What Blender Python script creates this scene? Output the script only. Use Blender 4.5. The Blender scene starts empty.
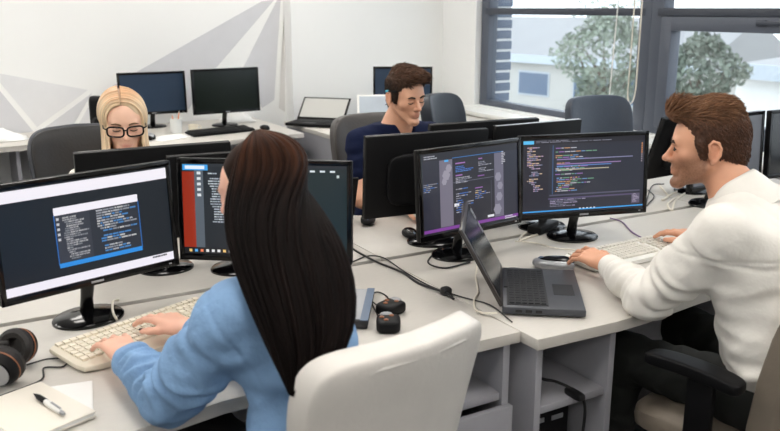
import bpy, bmesh, math, random
import numpy as np
from mathutils import Matrix, Vector

random.seed(7)
RNG = np.random.default_rng(7)
scene = bpy.context.scene
COL = scene.collection
PI = math.pi

# ------------------------------------------------------------------ camera
F_PX, CX, CY, CAM_H = 812.0, 390.0, 215.5, 1.58
PITCH, YAW = math.atan(207.5 / F_PX), math.radians(30)
cam_data = bpy.data.cameras.new('camera')
cam = bpy.data.objects.new('camera', cam_data)
COL.objects.link(cam)
cam.location = (0, 0, CAM_H)
cam.rotation_euler = (PI / 2 - PITCH, 0, -YAW)
cam_data.sensor_width = 36.0
cam_data.lens = F_PX / 780.0 * 36.0
cam_data.clip_end = 400
cam_data.dof.use_dof = True
cam_data.dof.focus_distance = 2.75
cam_data.dof.aperture_fstop = 4.5
scene.camera = cam

# ------------------------------------------------------------------ world, exposure
LAMP_STRENGTH = 15.5
LAMP_COLOUR = (1.0, 0.955, 0.90)
world = bpy.data.worlds.new('world')
scene.world = world
world.use_nodes = True
bg = world.node_tree.nodes['Background']
bg.inputs[0].default_value = (0.86, 0.92, 1.0, 1)
bg.inputs[1].default_value = 2.7
scene.view_settings.view_transform = 'Standard'
scene.view_settings.look = 'None'
scene.view_settings.gamma = 1.0
scene.view_settings.use_curve_mapping = False
scene.view_settings.exposure = 0.0
scene.cycles.use_denoising = True
scene.cycles.max_bounces = 8
scene.cycles.diffuse_bounces = 4
scene.cycles.transparent_max_bounces = 8
scene.cycles.caustics_reflective = False
scene.cycles.caustics_refractive = False
scene.cycles.sample_clamp_indirect = 6.0

# ------------------------------------------------------------------ helpers
def lin(c):
    out = []
    for v in c[:3]:
        v = v / 255.0
        out.append(v / 12.92 if v <= 0.04045 else ((v + 0.055) / 1.055) ** 2.4)
    return out

FW = np.array([math.sin(YAW) * math.cos(PITCH), math.cos(YAW) * math.cos(PITCH), -math.sin(PITCH)])
RT = np.array([math.cos(YAW), -math.sin(YAW), 0.0])
UP = np.cross(RT, FW)
CAMP = np.array([0, 0, CAM_H])
def ray(x, y): return FW + RT * (x - CX) / F_PX - UP * (y - CY) / F_PX
def at_d(x, y, d): return CAMP + ray(x, y) * d
def at_z(x, y, z):
    r = ray(x, y); return CAMP + r * (z - CAM_H) / r[2]
def at_y(x, y, Y):
    r = ray(x, y); return CAMP + r * Y / r[1]
def at_x(x, y, X):
    r = ray(x, y); return CAMP + r * X / r[0]

def material(name, col, rough=0.5, metal=0.0, var=0.06, scale=8.0, bump=0.0, bscale=60.0, spec=0.5,
             attr=False, emit=0.0, stretch=None, coat=0.0, sheen=0.0):
    m = bpy.data.materials.new(name)
    m.use_nodes = True
    nt = m.node_tree
    p = nt.nodes['Principled BSDF']
    p.inputs['Roughness'].default_value = rough
    p.inputs['Metallic'].default_value = metal
    p.inputs['Specular IOR Level'].default_value = spec
    if coat: p.inputs['Coat Weight'].default_value = coat
    if sheen: p.inputs['Sheen Weight'].default_value = sheen
    tc = nt.nodes.new('ShaderNodeTexCoord')
    mp = nt.nodes.new('ShaderNodeMapping')
    nt.links.new(tc.outputs['Object'], mp.inputs['Vector'])
    if stretch: mp.inputs['Scale'].default_value = stretch
    nz = nt.nodes.new('ShaderNodeTexNoise')
    nz.inputs['Scale'].default_value = scale
    nz.inputs['Detail'].default_value = 4
    nt.links.new(mp.outputs[0], nz.inputs['Vector'])
    mr = nt.nodes.new('ShaderNodeMapRange')
    mr.inputs['From Min'].default_value = 0.3
    mr.inputs['From Max'].default_value = 0.7
    mr.inputs['To Min'].default_value = 1 - var
    mr.inputs['To Max'].default_value = 1 + var
    nt.links.new(nz.outputs[0], mr.inputs['Value'])
    mul = nt.nodes.new('ShaderNodeVectorMath'); mul.operation = 'SCALE'
    if attr:
        a = nt.nodes.new('ShaderNodeAttribute'); a.attribute_name = 'Col'
        nt.links.new(a.outputs['Color'], mul.inputs[0])
    else:
        mul.inputs[0].default_value = lin(col)
    nt.links.new(mr.outputs[0], mul.inputs['Scale'])
    nt.links.new(mul.outputs[0], p.inputs['Base Color'])
    if bump:
        nb = nt.nodes.new('ShaderNodeTexNoise')
        nb.inputs['Scale'].default_value = bscale
        nb.inputs['Detail'].default_value = 3
        nt.links.new(mp.outputs[0], nb.inputs['Vector'])
        bp = nt.nodes.new('ShaderNodeBump')
        bp.inputs['Strength'].default_value = bump
        bp.inputs['Distance'].default_value = 0.01
        nt.links.new(nb.outputs[0], bp.inputs['Height'])
        nt.links.new(bp.outputs[0], p.inputs['Normal'])
    if emit:
        if attr: nt.links.new(a.outputs['Color'], p.inputs['Emission Color'])
        else: p.inputs['Emission Color'].default_value = (*lin(col), 1)
        p.inputs['Emission Strength'].default_value = emit
    return m

M = {}
def mk(name, *a, **k): M[name] = material(name, *a, **k)
mk('wall', (238, 239, 238), 0.85, var=0.012, scale=1.5, bump=0.05, bscale=120)
mk('mural_a', (206, 207, 211), 0.85, var=0.02)
mk('mural_b', (222, 223, 225), 0.85, var=0.02)
mk('mural_c', (213, 212, 210), 0.85, var=0.02)
mk('ceiling', (240, 240, 238), 0.9, var=0.01)
mk('floor', (58, 56, 58), 0.7, var=0.1, scale=3, bump=0.1, bscale=200)
mk('desk', (202, 198, 191), 0.42, var=0.025, scale=30, stretch=(1, 6, 1))
mk('desk_edge', (186, 184, 181), 0.5, var=0.03, scale=30)
mk('cabinet', (158, 158, 164), 0.5, var=0.03, scale=20)
mk('frame', (84, 90, 102), 0.45, var=0.03)
mk('frame_dark', (58, 63, 74), 0.45, var=0.03)
mk('sill', (236, 236, 232), 0.5, var=0.02)
mk('black_gloss', (6, 6, 8), 0.16, var=0.1, spec=0.35)
mk('black_plastic', (11, 11, 13), 0.5, var=0.1, spec=0.2)
mk('black_matte', (16, 16, 18), 0.62, var=0.15)
mk('screen_off', (12, 14, 18), 0.16, var=0.05)
mk('screen_reflect_grey', (96, 98, 106), 0.25, var=0.04)  # switched off screen, its pale reflection put into the base colour
mk('screen_blue', (44, 60, 80), 0.25, var=0.04)
mk('screen_green', (17, 25, 20), 0.2, var=0.04)
mk('silver', (168, 170, 174), 0.35, 0.6, var=0.04)
mk('chrome', (190, 192, 196), 0.18, 1.0, var=0.02)
mk('laptop_grey', (74, 76, 82), 0.4, 0.3, var=0.05)
mk('laptop_key', (30, 31, 35), 0.5, var=0.1)
mk('laptop_lid', (62, 58, 56), 0.28, 0.2, var=0.08)
mk('kb_beige', (226, 218, 200), 0.5, var=0.03)
mk('kb_key', (236, 228, 210), 0.55, var=0.04, scale=40)
mk('kb_white', (236, 236, 230), 0.5, var=0.02)
mk('kb_wkey', (224, 220, 210), 0.55, var=0.05, scale=40)
mk('paper', (240, 240, 238), 0.75, var=0.015)
mk('notebook', (232, 226, 214), 0.6, var=0.02)
mk('white_plastic', (235, 235, 232), 0.4, var=0.02)
mk('leather_white', (222, 218, 212), 0.42, var=0.03, scale=14, bump=0.08, bscale=90)
mk('leather_beige', (128, 118, 106), 0.45, var=0.05, scale=14, bump=0.1, bscale=90)
mk('leather_taupe', (66, 62, 60), 0.42, var=0.06, bump=0.1, bscale=90)
mk('leather_black', (30, 29, 30), 0.4, var=0.06, bump=0.1, bscale=90)
mk('leather_navy', (26, 33, 44), 0.42, var=0.06, bump=0.1, bscale=90)
mk('leather_slate', (54, 62, 75), 0.4, var=0.06, bump=0.1, bscale=90)
mk('cable_black', (18, 18, 20), 0.5, var=0.1)
mk('cable_white', (228, 222, 208), 0.5, var=0.03)
mk('cable_purple', (104, 72, 120), 0.5, var=0.05)
mk('gold', (150, 98, 70), 0.35, 0.4, var=0.05)
mk('leather_pad', (26, 22, 21), 0.45, var=0.15, bump=0.2, bscale=120)
mk('pencil_orange', (226, 140, 84), 0.5)
mk('cyan', (70, 190, 220), 0.4)
mk('cup_glass', (220, 222, 220), 0.3, var=0.02)
mk('skin', (255, 255, 255), 0.48, attr=True, var=0.035, scale=26, bump=0.03, bscale=300)
mk('eye_white', (225, 220, 214), 0.25)
mk('iris', (58, 44, 36), 0.2)
mk('nail_dark', (40, 14, 18), 0.25)
mk('hair_dark', (24, 15, 12), 0.5, var=0.3, scale=20, attr=True, stretch=(1, 1, 0.15), spec=0.05)
mk('hair_attr', (90, 60, 40), 0.5, spec=0.25, var=0.2, scale=60, attr=True)
mk('hair_blond', (90, 60, 40), 0.42, var=0.07, scale=40, attr=True, stretch=(1, 1, 0.12))
mk('brow_dark', (56, 38, 28), 0.7, var=0.2, scale=90)
mk('brow_light', (120, 88, 62), 0.7, var=0.2, scale=90)
mk('lash', (26, 18, 16), 0.6)
mk('denim', (128, 162, 200), 0.85, var=0.10, scale=10, bump=0.8, bscale=26, spec=0.2)
mk('shirt_white', (240, 237, 230), 0.85, var=0.02, scale=8, bump=0.45, bscale=18, spec=0.2)
mk('shirt_cream', (230, 226, 216), 0.8, var=0.02)
mk('tee_navy', (20, 28, 56), 0.9, var=0.12, scale=12, bump=0.4, bscale=22, spec=0.15)
mk('trouser_dark', (15, 18, 15), 0.85, var=0.15, bump=0.1, bscale=200)
mk('trouser_black', (18, 18, 22), 0.85, var=0.15)
mk('shoe', (28, 26, 26), 0.45)
mk('dark_grey_plastic', (34, 34, 36), 0.5, var=0.08)  # plain dark grey plastic
mk('brick_slate', (92, 104, 124), 0.8, var=0.12)
mk('mortar', (222, 224, 226), 0.9)
mk('b_wall', (188, 188, 184), 0.8, var=0.04, scale=0.6)
mk('b_roof', (150, 151, 153), 0.7, var=0.05, scale=0.4)
mk('b_eave', (186, 196, 206), 0.6)
mk('b_white', (238, 238, 236), 0.8, var=0.02)
mk('b_glass', (92, 110, 134), 0.3)
mk('ground', (180, 178, 172), 0.9, var=0.06, scale=0.3)
mk('leaf_hazy', (136, 146, 132), 0.8, var=0.3, scale=1.2)  # foliage paled so the colour itself carries the haze outside
mk('leaf_dark_hazy', (112, 122, 110), 0.8, var=0.3, scale=1.2)  # darker tree, also lightened in colour to imitate haze
mk('bark', (110, 98, 86), 0.9, var=0.15)
mk('screen_emit', (255, 255, 255), 0.25, attr=True, var=0.0, emit=1.0)
def _screen():
    m = M['screen_emit']; p = m.node_tree.nodes['Principled BSDF']
    for l in list(m.node_tree.links):
        if l.to_socket == p.inputs['Base Color']: m.node_tree.links.remove(l)
    p.inputs['Base Color'].default_value = (0.006, 0.006, 0.008, 1)
    p.inputs['Roughness'].default_value = 0.3
_screen()
def _glass():
    m = bpy.data.materials.new('window_glass'); m.use_nodes = True
    nt = m.node_tree; nt.nodes.clear()
    o = nt.nodes.new('ShaderNodeOutputMaterial'); mix = nt.nodes.new('ShaderNodeMixShader')
    t = nt.nodes.new('ShaderNodeBsdfTransparent'); g = nt.nodes.new('ShaderNodeBsdfGlossy')
    t.inputs[0].default_value = (0.96, 0.98, 0.98, 1)
    g.inputs['Roughness'].default_value = 0.06
    mix.inputs[0].default_value = 0.05
    nt.links.new(t.outputs[0], mix.inputs[1]); nt.links.new(g.outputs[0], mix.inputs[2])
    nt.links.new(mix.outputs[0], o.inputs[0])
    M['glass'] = m
_glass()
def _lamp():
    m = bpy.data.materials.new('lamp_diffuser'); m.use_nodes = True
    nt = m.node_tree; nt.nodes.clear()
    o = nt.nodes.new('ShaderNodeOutputMaterial'); e = nt.nodes.new('ShaderNodeEmission')
    e.inputs[0].default_value = (*LAMP_COLOUR, 1); e.inputs[1].default_value = LAMP_STRENGTH
    nt.links.new(e.outputs[0], o.inputs[0]); M['lamp'] = m
_lamp()

def link_mesh(name, me, mat, parent=None, angle=40):
    o = bpy.data.objects.new(name, me)
    COL.objects.link(o)
    if mat is not None: me.materials.append(M[mat] if isinstance(mat, str) else mat)
    if parent is not None: o.parent = parent
    if angle is not None and len(me.polygons):
        me.polygons.foreach_set('use_smooth', [True] * len(me.polygons))
        if angle < 170: me.set_sharp_from_angle(angle=math.radians(angle))
    return o

def np_mesh(name, V, Fc, mat, parent=None, origin=(0, 0, 0), col=None, angle=180):
    """mesh from numpy arrays; V in world coordinates, origin = parent's place"""
    V = np.asarray(V, dtype=np.float32) - np.asarray(origin, dtype=np.float32)
    me = bpy.data.meshes.new(name)
    Fc = np.asarray(Fc, dtype=np.int32)
    n = Fc.shape[1]
    me.vertices.add(len(V)); me.vertices.foreach_set('co', V.ravel())
    me.loops.add(Fc.size); me.loops.foreach_set('vertex_index', Fc.ravel())
    me.polygons.add(len(Fc)); me.polygons.foreach_set('loop_start', np.arange(0, Fc.size, n, dtype=np.int32))
    me.update(calc_edges=True)
    me.validate()
    if col is not None:
        a = me.color_attributes.new('Col', 'FLOAT_COLOR', 'POINT')
        c = np.ones((len(V), 4), np.float32); c[:, :3] = col
        a.data.foreach_set('color', c.ravel())
    return link_mesh(name, me, mat, parent, angle)

class MB:
    """collects shapes into one bmesh"""
    def __init__(s): s.bm = bmesh.new()
    def _mv(s, vs, T):
        if T is not None: bmesh.ops.transform(s.bm, matrix=T, verts=vs)
    def box(s, c, size, bev=0.0, T=None, seg=2):
        r = bmesh.ops.create_cube(s.bm, size=1.0)
        vs = r['verts']
        bmesh.ops.scale(s.bm, vec=size, verts=vs)
        bmesh.ops.translate(s.bm, vec=c, verts=vs)
        if bev > 0:
            es = list({e for v in vs for e in v.link_edges})
            g = bmesh.ops.bevel(s.bm, geom=es, offset=bev, segments=seg, affect='EDGES', profile=0.5)
            vs = list({v for f in g['faces'] for v in f.verts} | {v for v in vs if v.is_valid})
        s._mv(vs, T)
        return s
    def tube(s, pts, r, n=8, T=None, cap=True):
        pts = [Vector(p) for p in pts]
        rr = r if hasattr(r, '__len__') else [r] * len(pts)
        rings = []; ref = None; allv = []
        for i, p in enumerate(pts):
            d = (pts[min(i + 1, len(pts) - 1)] - pts[max(i - 1, 0)]).normalized()
            if ref is None: ref = d.orthogonal().normalized()
            u = (ref - d * ref.dot(d))
            u = u.normalized() if u.length > 1e-6 else d.orthogonal().normalized()
            w = d.cross(u); ref = u
            ring = [s.bm.verts.new(p + (u * math.cos(2 * PI * k / n) + w * math.sin(2 * PI * k / n)) * rr[i]) for k in range(n)]
            rings.append(ring); allv += ring
        for a, b in zip(rings, rings[1:]):
            for k in range(n):
                s.bm.faces.new((a[k], a[(k + 1) % n], b[(k + 1) % n], b[k]))
        if cap:
            s.bm.faces.new(rings[0][::-1]); s.bm.faces.new(rings[-1])
        s._mv(allv, T)
        return s
    def lathe(s, prof, n=24, T=None):
        rings = []; allv = []
        for r, z in prof:
            ring = [s.bm.verts.new((r * math.cos(2 * PI * k / n), r * math.sin(2 * PI * k / n), z)) for k in range(n)]
            rings.append(ring); allv += ring
        for a, b in zip(rings, rings[1:]):
            for k in range(n): s.bm.faces.new((a[k], a[(k + 1) % n], b[(k + 1) % n], b[k]))
        s.bm.faces.new(rings[0][::-1]); s.bm.faces.new(rings[-1])
        s._mv(allv, T)
        return s
    def prism(s, poly, z0, z1, T=None, bev=0.0):
        a = [s.bm.verts.new((x, y, z0)) for x, y in poly]
        b = [s.bm.verts.new((x, y, z1)) for x, y in poly]
        n = len(poly)
        fs = [s.bm.faces.new(a[::-1]), s.bm.faces.new(b)]
        for k in range(n): fs.append(s.bm.faces.new((a[k], a[(k + 1) % n], b[(k + 1) % n], b[k])))
        vs = a + b
        if bev:
            es = list({e for f in fs[:2] for e in f.edges})
            g = bmesh.ops.bevel(s.bm, geom=es, offset=bev, segments=2, affect='EDGES', profile=0.5)
            vs = list({v for f in g['faces'] for v in f.verts} | {v for v in vs if v.is_valid})
        s._mv(vs, T)
        return s
    def sq(s, c, rad, e1=0.35, e2=0.35, nu=32, nv=16, deform=None, T=None):
        """superquadric cushion"""
        def f(v, e): return math.copysign(abs(v) ** e, v)
        rows = []; allv = []
        for i in range(1, nv):
            ph = -PI / 2 + PI * i / nv
            row = []
            for k in range(nu):
                th = 2 * PI * k / nu
                x = rad[0] * f(math.cos(ph), e1) * f(math.cos(th), e2)
                y = rad[1] * f(math.cos(ph), e1) * f(math.sin(th), e2)
                z = rad[2] * f(math.sin(ph), e1)
                if deform: x, y, z = deform(x, y, z)
                row.append(s.bm.verts.new((x + c[0], y + c[1], z + c[2])))
            rows.append(row); allv += row
        for a, b in zip(rows, rows[1:]):
            for k in range(nu): s.bm.faces.new((a[k], a[(k + 1) % nu], b[(k + 1) % nu], b[k]))
        s.bm.faces.new(rows[0][::-1]); s.bm.faces.new(rows[-1])
        s._mv(allv, T)
        return s
    def build(s, name, mat, parent=None, angle=40):
        bmesh.ops.recalc_face_normals(s.bm, faces=s.bm.faces)
        me = bpy.data.meshes.new(name)
        s.bm.to_mesh(me); s.bm.free()
        return link_mesh(name, me, mat, parent, angle)

def tag(o, label, cat, group=None, kind=None):
    if label: o['label'] = label
    if cat: o['category'] = cat
    if group: o['group'] = group
    if kind: o['kind'] = kind
    return o
def struct(o):
    o['kind'] = 'structure'; return o
def thing(name, label, cat, loc=(0, 0, 0), rz=0.0, group=None):
    o = bpy.data.objects.new(name, None)
    COL.objects.link(o)
    o.location = loc; o.rotation_euler = (0, 0, rz)
    o.empty_display_size = 0.05
    return tag(o, label, cat, group)
def copy_thing(root, loc, rz, label):
    r = root.copy(); COL.objects.link(r)
    r.location = loc; r.rotation_euler = (0, 0, rz); r['label'] = label
    for ch in list(root.children):
        c = ch.copy(); COL.objects.link(c); c.parent = r
        for g in list(ch.children):
            d = g.copy(); COL.objects.link(d); d.parent = c
    return r
def smooth_path(pts, n=8):
    """Catmull-Rom through the points"""
    P = [np.array(p, float) for p in pts]
    P = [2 * P[0] - P[1]] + P + [2 * P[-1] - P[-2]]
    out = []
    for i in range(1, len(P) - 2):
        for k in range(n):
            t = k / n
            a, b, c, d = P[i - 1], P[i], P[i + 1], P[i + 2]
            out.append(0.5 * ((2 * b) + (-a + c) * t + (2 * a - 5 * b + 4 * c - d) * t * t + (-a + 3 * b - 3 * c + d) * t ** 3))
    out.append(P[-2])
    return out

# ================================================================== ROOM
WX, WY, RL, RB, CH = 4.0, 6.15, -3.2, -2.6, 2.95      # window wall, back wall, left, behind, ceiling
struct(MB().box(((WX + RL) / 2, (WY + RB) / 2, -0.05), (WX - RL + 0.4, WY - RB + 0.4, 0.1)).build('floor', 'floor'))
struct(MB().box(((WX + RL) / 2, (WY + RB) / 2, CH + 0.05), (WX - RL + 0.4, WY - RB + 0.4, 0.1)).build('ceiling', 'ceiling'))
wall_back = struct(MB().box(((WX + RL) / 2, WY + 0.1, CH / 2), (WX - RL + 0.4, 0.2, CH)).build('wall_back', 'wall'))
struct(MB().box((RL - 0.1, (WY + RB) / 2, CH / 2), (0.2, WY - RB, CH)).build('wall_left', 'wall'))
struct(MB().box(((WX + RL) / 2, RB - 0.1, CH / 2), (WX - RL + 0.4, 0.2, CH)).build('wall_front', 'wall'))
# white column between the mural and the corner
struct(MB().box((3.29, 6.08, CH / 2), (1.42, 0.14, CH)).build('wall_column', 'wall'))
# window wall with one long opening
WZ0, WZ1, WYA, WYB = 0.80, 2.55, -0.9, 5.53
ww = MB()
ww.box((WX + 0.15, (WY + WYB) / 2, CH / 2), (0.3, WY - WYB, CH))
ww.box((WX + 0.15, (RB + WYA) / 2, CH / 2), (0.3, WYA - RB, CH))
ww.box((WX + 0.15, (WYA + WYB) / 2, WZ0 / 2), (0.3, WYB - WYA, WZ0))
ww.box((WX + 0.15, (WYA + WYB) / 2, (WZ1 + CH) / 2), (0.3, WYB - WYA, CH - WZ1))
struct(ww.build('wall_right', 'wall'))
sill = MB().box((WX - 0.06, (WYA + 5.75) / 2, 0.765), (0.26, 5.75 - WYA, 0.035), 0.006)
sill.box((WX - 0.12, (WYA + 5.75) / 2, 0.735), (0.10, 5.75 - WYA, 0.03), 0.004)
struct(sill.build('trim_1', 'sill'))

# mural: flat painted triangles on the back wall
def mural(pts, mat):
    P = [at_y(x, y, WY - 0.001) for x, y in pts]
    V = [(p[0], WY - 0.003, p[2]) for p in P] + [(p[0], WY + 0.01, p[2]) for p in P]
    n = len(P)
    me = bpy.data.meshes.new('painted_triangle')
    me.from_pydata(V, [], [list(range(n)), list(range(2 * n - 1, n - 1, -1))] +
                   [[k, k + n, (k + 1) % n + n, (k + 1) % n] for k in range(n)])
    me.update()
    link_mesh('painted_triangle', me, mat, wall_back, None)
mural([(112, 86), (262, 1), (275, -1), (216, 68), (188, 110)], 'mural_a')
mural([(281, -8), (242, 70), (262, 108), (274, 100)], 'mural_a')
mural([(286, -8), (279, 108), (285, 112), (285, -8)], 'mural_c')
mural([(-8, 72), (88, 90), (37, 127), (-4, 78)], 'mural_b')
mural([(-60, 60), (-9, 80), (33, 131), (-60, 160)], 'mural_a')
mural([(40, 131), (92, 93), (68, 134)], 'mural_a')
mural([(73, 134), (95, 95), (104, 100), (106, 128)], 'mural_b')

# windows: frames, glass
def window(idx, ya, yb, casement):
    w = struct(bpy.data.objects.new('window_%d' % idx, None)); COL.objects.link(w)
    xf = WX + 0.10
    t = 0.10
    f = MB()
    f.box((xf, ya + t / 2, (WZ0 + WZ1) / 2), (0.09, t, WZ1 - WZ0), 0.006)
    f.box((xf, yb - t / 2, (WZ0 + WZ1) / 2), (0.09, t, WZ1 - WZ0), 0.006)
    f.box((xf, (ya + yb) / 2, WZ1 - t / 2), (0.088, yb - ya, t), 0.006)
    f.box((xf, (ya + yb) / 2, WZ0 + 0.02), (0.088, yb - ya, 0.05), 0.006)
    f.build('frame', 'frame', w)
    MB().box((xf, (ya + yb) / 2, 1.555), (0.10, yb - ya - 0.1, 0.05), 0.006).build('transom', 'frame_dark', w)
    zg = WZ0 + 0.045
    ia, ib = ya + t, yb - t
    if casement:
        c = MB(); k = 0.085; z1 = 1.53
        c.box((xf - 0.02, ia + k / 2, (zg + z1) / 2), (0.09, k, z1 - zg), 0.008)
        c.box((xf - 0.02, ib - k / 2, (zg + z1) / 2), (0.09, k, z1 - zg), 0.008)
        c.box((xf - 0.02, (ia + ib) / 2, z1 - k / 2), (0.088, ib - ia, k), 0.008)
        c.box((xf - 0.02, (ia + ib) / 2, zg + k / 2), (0.088, ib - ia, k), 0.008)
        cs = c.build('casement', 'frame', w)
        h = MB().box((xf - 0.075, (ia + ib) / 2 + 0.02, z1 - 0.03), (0.02, 0.20, 0.022), 0.006)
        h.box((xf - 0.065, (ia + ib) / 2 + 0.09, z1 - 0.03), (0.03, 0.06, 0.035), 0.006)
        h.build('handle', 'frame_dark', cs)
        MB().box((xf, (ia + ib) / 2, (zg + z1) / 2), (0.006, ib - ia - 0.1, z1 - zg - 0.1)).build('pane', 'glass', w)
    else:
        MB().box((xf, (ia + ib) / 2, (zg + 1.53) / 2), (0.006, ib - ia, 1.53 - zg)).build('pane', 'glass', w)
    MB().box((xf, (ia + ib) / 2, (1.58 + WZ1 - t) / 2), (0.006, ib - ia, WZ1 - t - 1.58)).build('pane', 'glass', w)
window(1, 3.735, 5.53, False)
window(2, 1.94, 3.735, True)
window(3, 0.15, 1.94, False)
window(4, -0.9, 0.15, True)
# slate brick pier with pale joints outside the first window
pier = thing('brick_pier', 'slate blue brick pier with pale joints just outside the left window', 'brick pier', (WX + 0.155, 5.53, 0))
MB().box((0.10, -0.006, 1.675), (0.19, 0.012, 1.73)).build('mortar', 'mortar', pier)
bme = None
for k in range(20):
    b = MB().box((0, 0, 0), (0.20, 0.022, 0.066), 0.004) if bme is None else None
    if b: bo = b.build('brick', 'brick_slate', pier); bme = bo.data
    else:
        bo = bpy.data.objects.new('brick', bme); COL.objects.link(bo); bo.parent = pier
    bo.location = (0.10 + (0.004 if k % 2 else -0.002), -0.011, 0.85 + k * 0.086)

# blind cord loop and wand
pc = at_x(636, 60, WX - 0.03)
cord = MB()
p = [(WX - 0.05, pc[1] + 0.025, 2.6), (WX - 0.05, pc[1] + 0.028, 1.3), (WX - 0.05, pc[1] + 0.03, 1.05), (WX - 0.05, pc[1] + 0.005, 0.985),
     (WX - 0.05, pc[1] - 0.03, 1.05), (WX - 0.05, pc[1] - 0.035, 1.3), (WX - 0.05, pc[1] - 0.03, 2.6)]
cord.tube(smooth_path(p), 0.005, 6)
tag(cord.build('blind_pull', 'cable_white'), 'white looped blind pull cord hanging in front of the window mullion', 'blind cord')
wand = MB().tube([(WX - 0.08, pc[1] + 0.10, 2.6), (WX - 0.08, pc[1] + 0.16, 1.02)], 0.005, 6)
tag(wand.build('blind_wand', 'white_plastic'), 'thin white blind wand hanging left of the looped cord', 'blind wand')

# ceiling lights
lamp0 = None
spots = [(x, y) for x in (-1.6, 0.4, 2.4) for y in (-1.4, 0.5, 2.3, 4.0, 5.35)]
for i, (x, y) in enumerate(spots):
    if lamp0 is None:
        lamp0 = thing('ceiling_light', 'flat square ceiling light panel with warm white diffuser', 'ceiling light', (x, y, CH), 0, 'square ceiling light panels')
        fr = MB()
        for sx, sy, wx, wy in ((0, .31, .64, .02), (0, -.31, .64, .02), (.31, 0, .02, .60), (-.31, 0, .02, .60)):
            fr.box((sx, sy, -0.012), (wx, wy, 0.024))
        fr.build('frame', 'white_plastic', lamp0)
        MB().box((0, 0, -0.01), (0.6, 0.6, 0.012)).build('diffuser', 'lamp', lamp0)
    else:
        copy_thing(lamp0, (x, y, CH), 0, lamp0['label'])

# ================================================================== OUTSIDE
GZ = -5.4
tag(MB().box((60, 30, GZ - 0.1), (109, 160, 0.2)).build('ground', 'ground'), 'pale paved yard outside below the windows', 'ground', kind='structure')
def building(label, x, y, w, d, z1, ridge, wallmat, wins, rz=0.0):
    b = thing('building', label, 'building', (x, y, GZ), rz)
    h = z1 - GZ
    MB().box((0, 0, h / 2), (d, w, h)).build('wall', wallmat, b)
    r = MB()
    poly = [(-d / 2 - 0.4, h), (-d / 2 - 0.4, h + 0.25), (0, h + ridge), (d / 2 + 0.4, h + 0.25), (d / 2 + 0.4, h)]
    T = Matrix(((1, 0, 0, 0), (0, 0, 1, 0), (0, 1, 0, 0), (0, 0, 0, 1)))
    r.prism(poly, -w / 2 - 0.3, w / 2 + 0.3, T)
    rf = r.build('roof', 'b_roof', b, 20)
    MB().box((-d / 2 - 0.42, 0, h + 0.12), (0.12, w + 0.6, 0.5)).build('eave', 'b_eave', rf)
    for (wy, wz, ww_, wh) in wins:
        o = MB().box((-d / 2, wy, wz - GZ), (0.12, ww_, wh)).build('window', 'b_eave', b)
        MB().box((-d / 2 - 0.03, wy, wz - GZ), (0.12, ww_ - 0.2, wh - 0.2)).build('pane', 'b_glass', o)
    return b
def P_x(px, py, X): return at_x(px, py, X)
a0, a1 = P_x(470, 62, 34), P_x(655, 62, 27)
building('long pale warehouse with a grey sloping roof seen through the left window', 38, 40, 22, 9, -1.6, 2.6, 'b_wall',
         [(-8.0, -3.0, 2.6, 1.5), (-4.0, -3.0, 2.6, 1.5), (0.5, -3.0, 2.6, 1.5), (5, -3.0, 2.6, 1.5), (9, -3.0, 2.0, 1.5)], 0.12)
building('plain white flat block standing beyond the right window', 28.1, 11.3, 14.6, 7, -0.6, 0.5, 'b_white', [(8.2, -2.6, 1.2, 1.2)], 0.0)
def tree(label, x, y, zc, r, mat, n, seed):
    rg = np.random.default_rng(seed)
    t = thing('tree', label, 'tree', (x, y, GZ))
    H = zc - GZ
    tr = MB().tube([(0, 0, 0), (0.05, 0, H * 0.5), (0, 0.1, H)], [0.16, 0.12, 0.05], 8)
    for k in range(7):
        a = k * 2.4; tr.tube([(0, 0, H * (0.5 + 0.06 * k)), (math.cos(a) * r * 0.7, math.sin(a) * r * 0.7, H + rg.uniform(-.3, .5) * r)], [0.06, 0.02], 6)
    tr.build('trunk', 'bark', t)
    u = rg.normal(size=(n, 3)); u /= np.linalg.norm(u, axis=1)[:, None]
    c = u * (r * rg.uniform(0.45, 1.0, n) ** 0.6)[:, None]
    c[:, 2] *= 1.15; c[:, 2] += H
    c[:, :2] *= (1 + 0.25 * np.sin(u[:, 2:3] * 5 + 1))
    A = rg.normal(size=(n, 3)); A /= np.linalg.norm(A, axis=1)[:, None]
    B = np.cross(A, rg.normal(size=(n, 3))); B /= np.linalg.norm(B, axis=1)[:, None]
    s = rg.uniform(0.06, 0.13, n)[:, None]
    V = np.stack([c - A * s, c + B * s * 0.5, c + A * s, c - B * s * 0.5], 1).reshape(-1, 3)
    fo = np_mesh('foliage', V, np.arange(4 * n).reshape(-1, 4), mat, t, angle=None)
    fo['kind'] = 'stuff'
tree('loose grey green tree filling the right half of the left window', 19.2, 19.4, 0.0, 1.5, 'leaf_hazy', 3000, 1)
tree('darker tree behind the right window beside the white block', 19.6, 16.0, -0.3, 1.1, 'leaf_dark_hazy', 2600, 2)
tree('pale tall tree far behind the right window above the white block', 40.0, 22.5, 0.6, 2.9, 'leaf_hazy', 3600, 3)
tree('pale tree far away behind the warehouse roof', 50.0, 50.0, 0.6, 3.6, 'leaf_hazy', 3600, 4)

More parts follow.
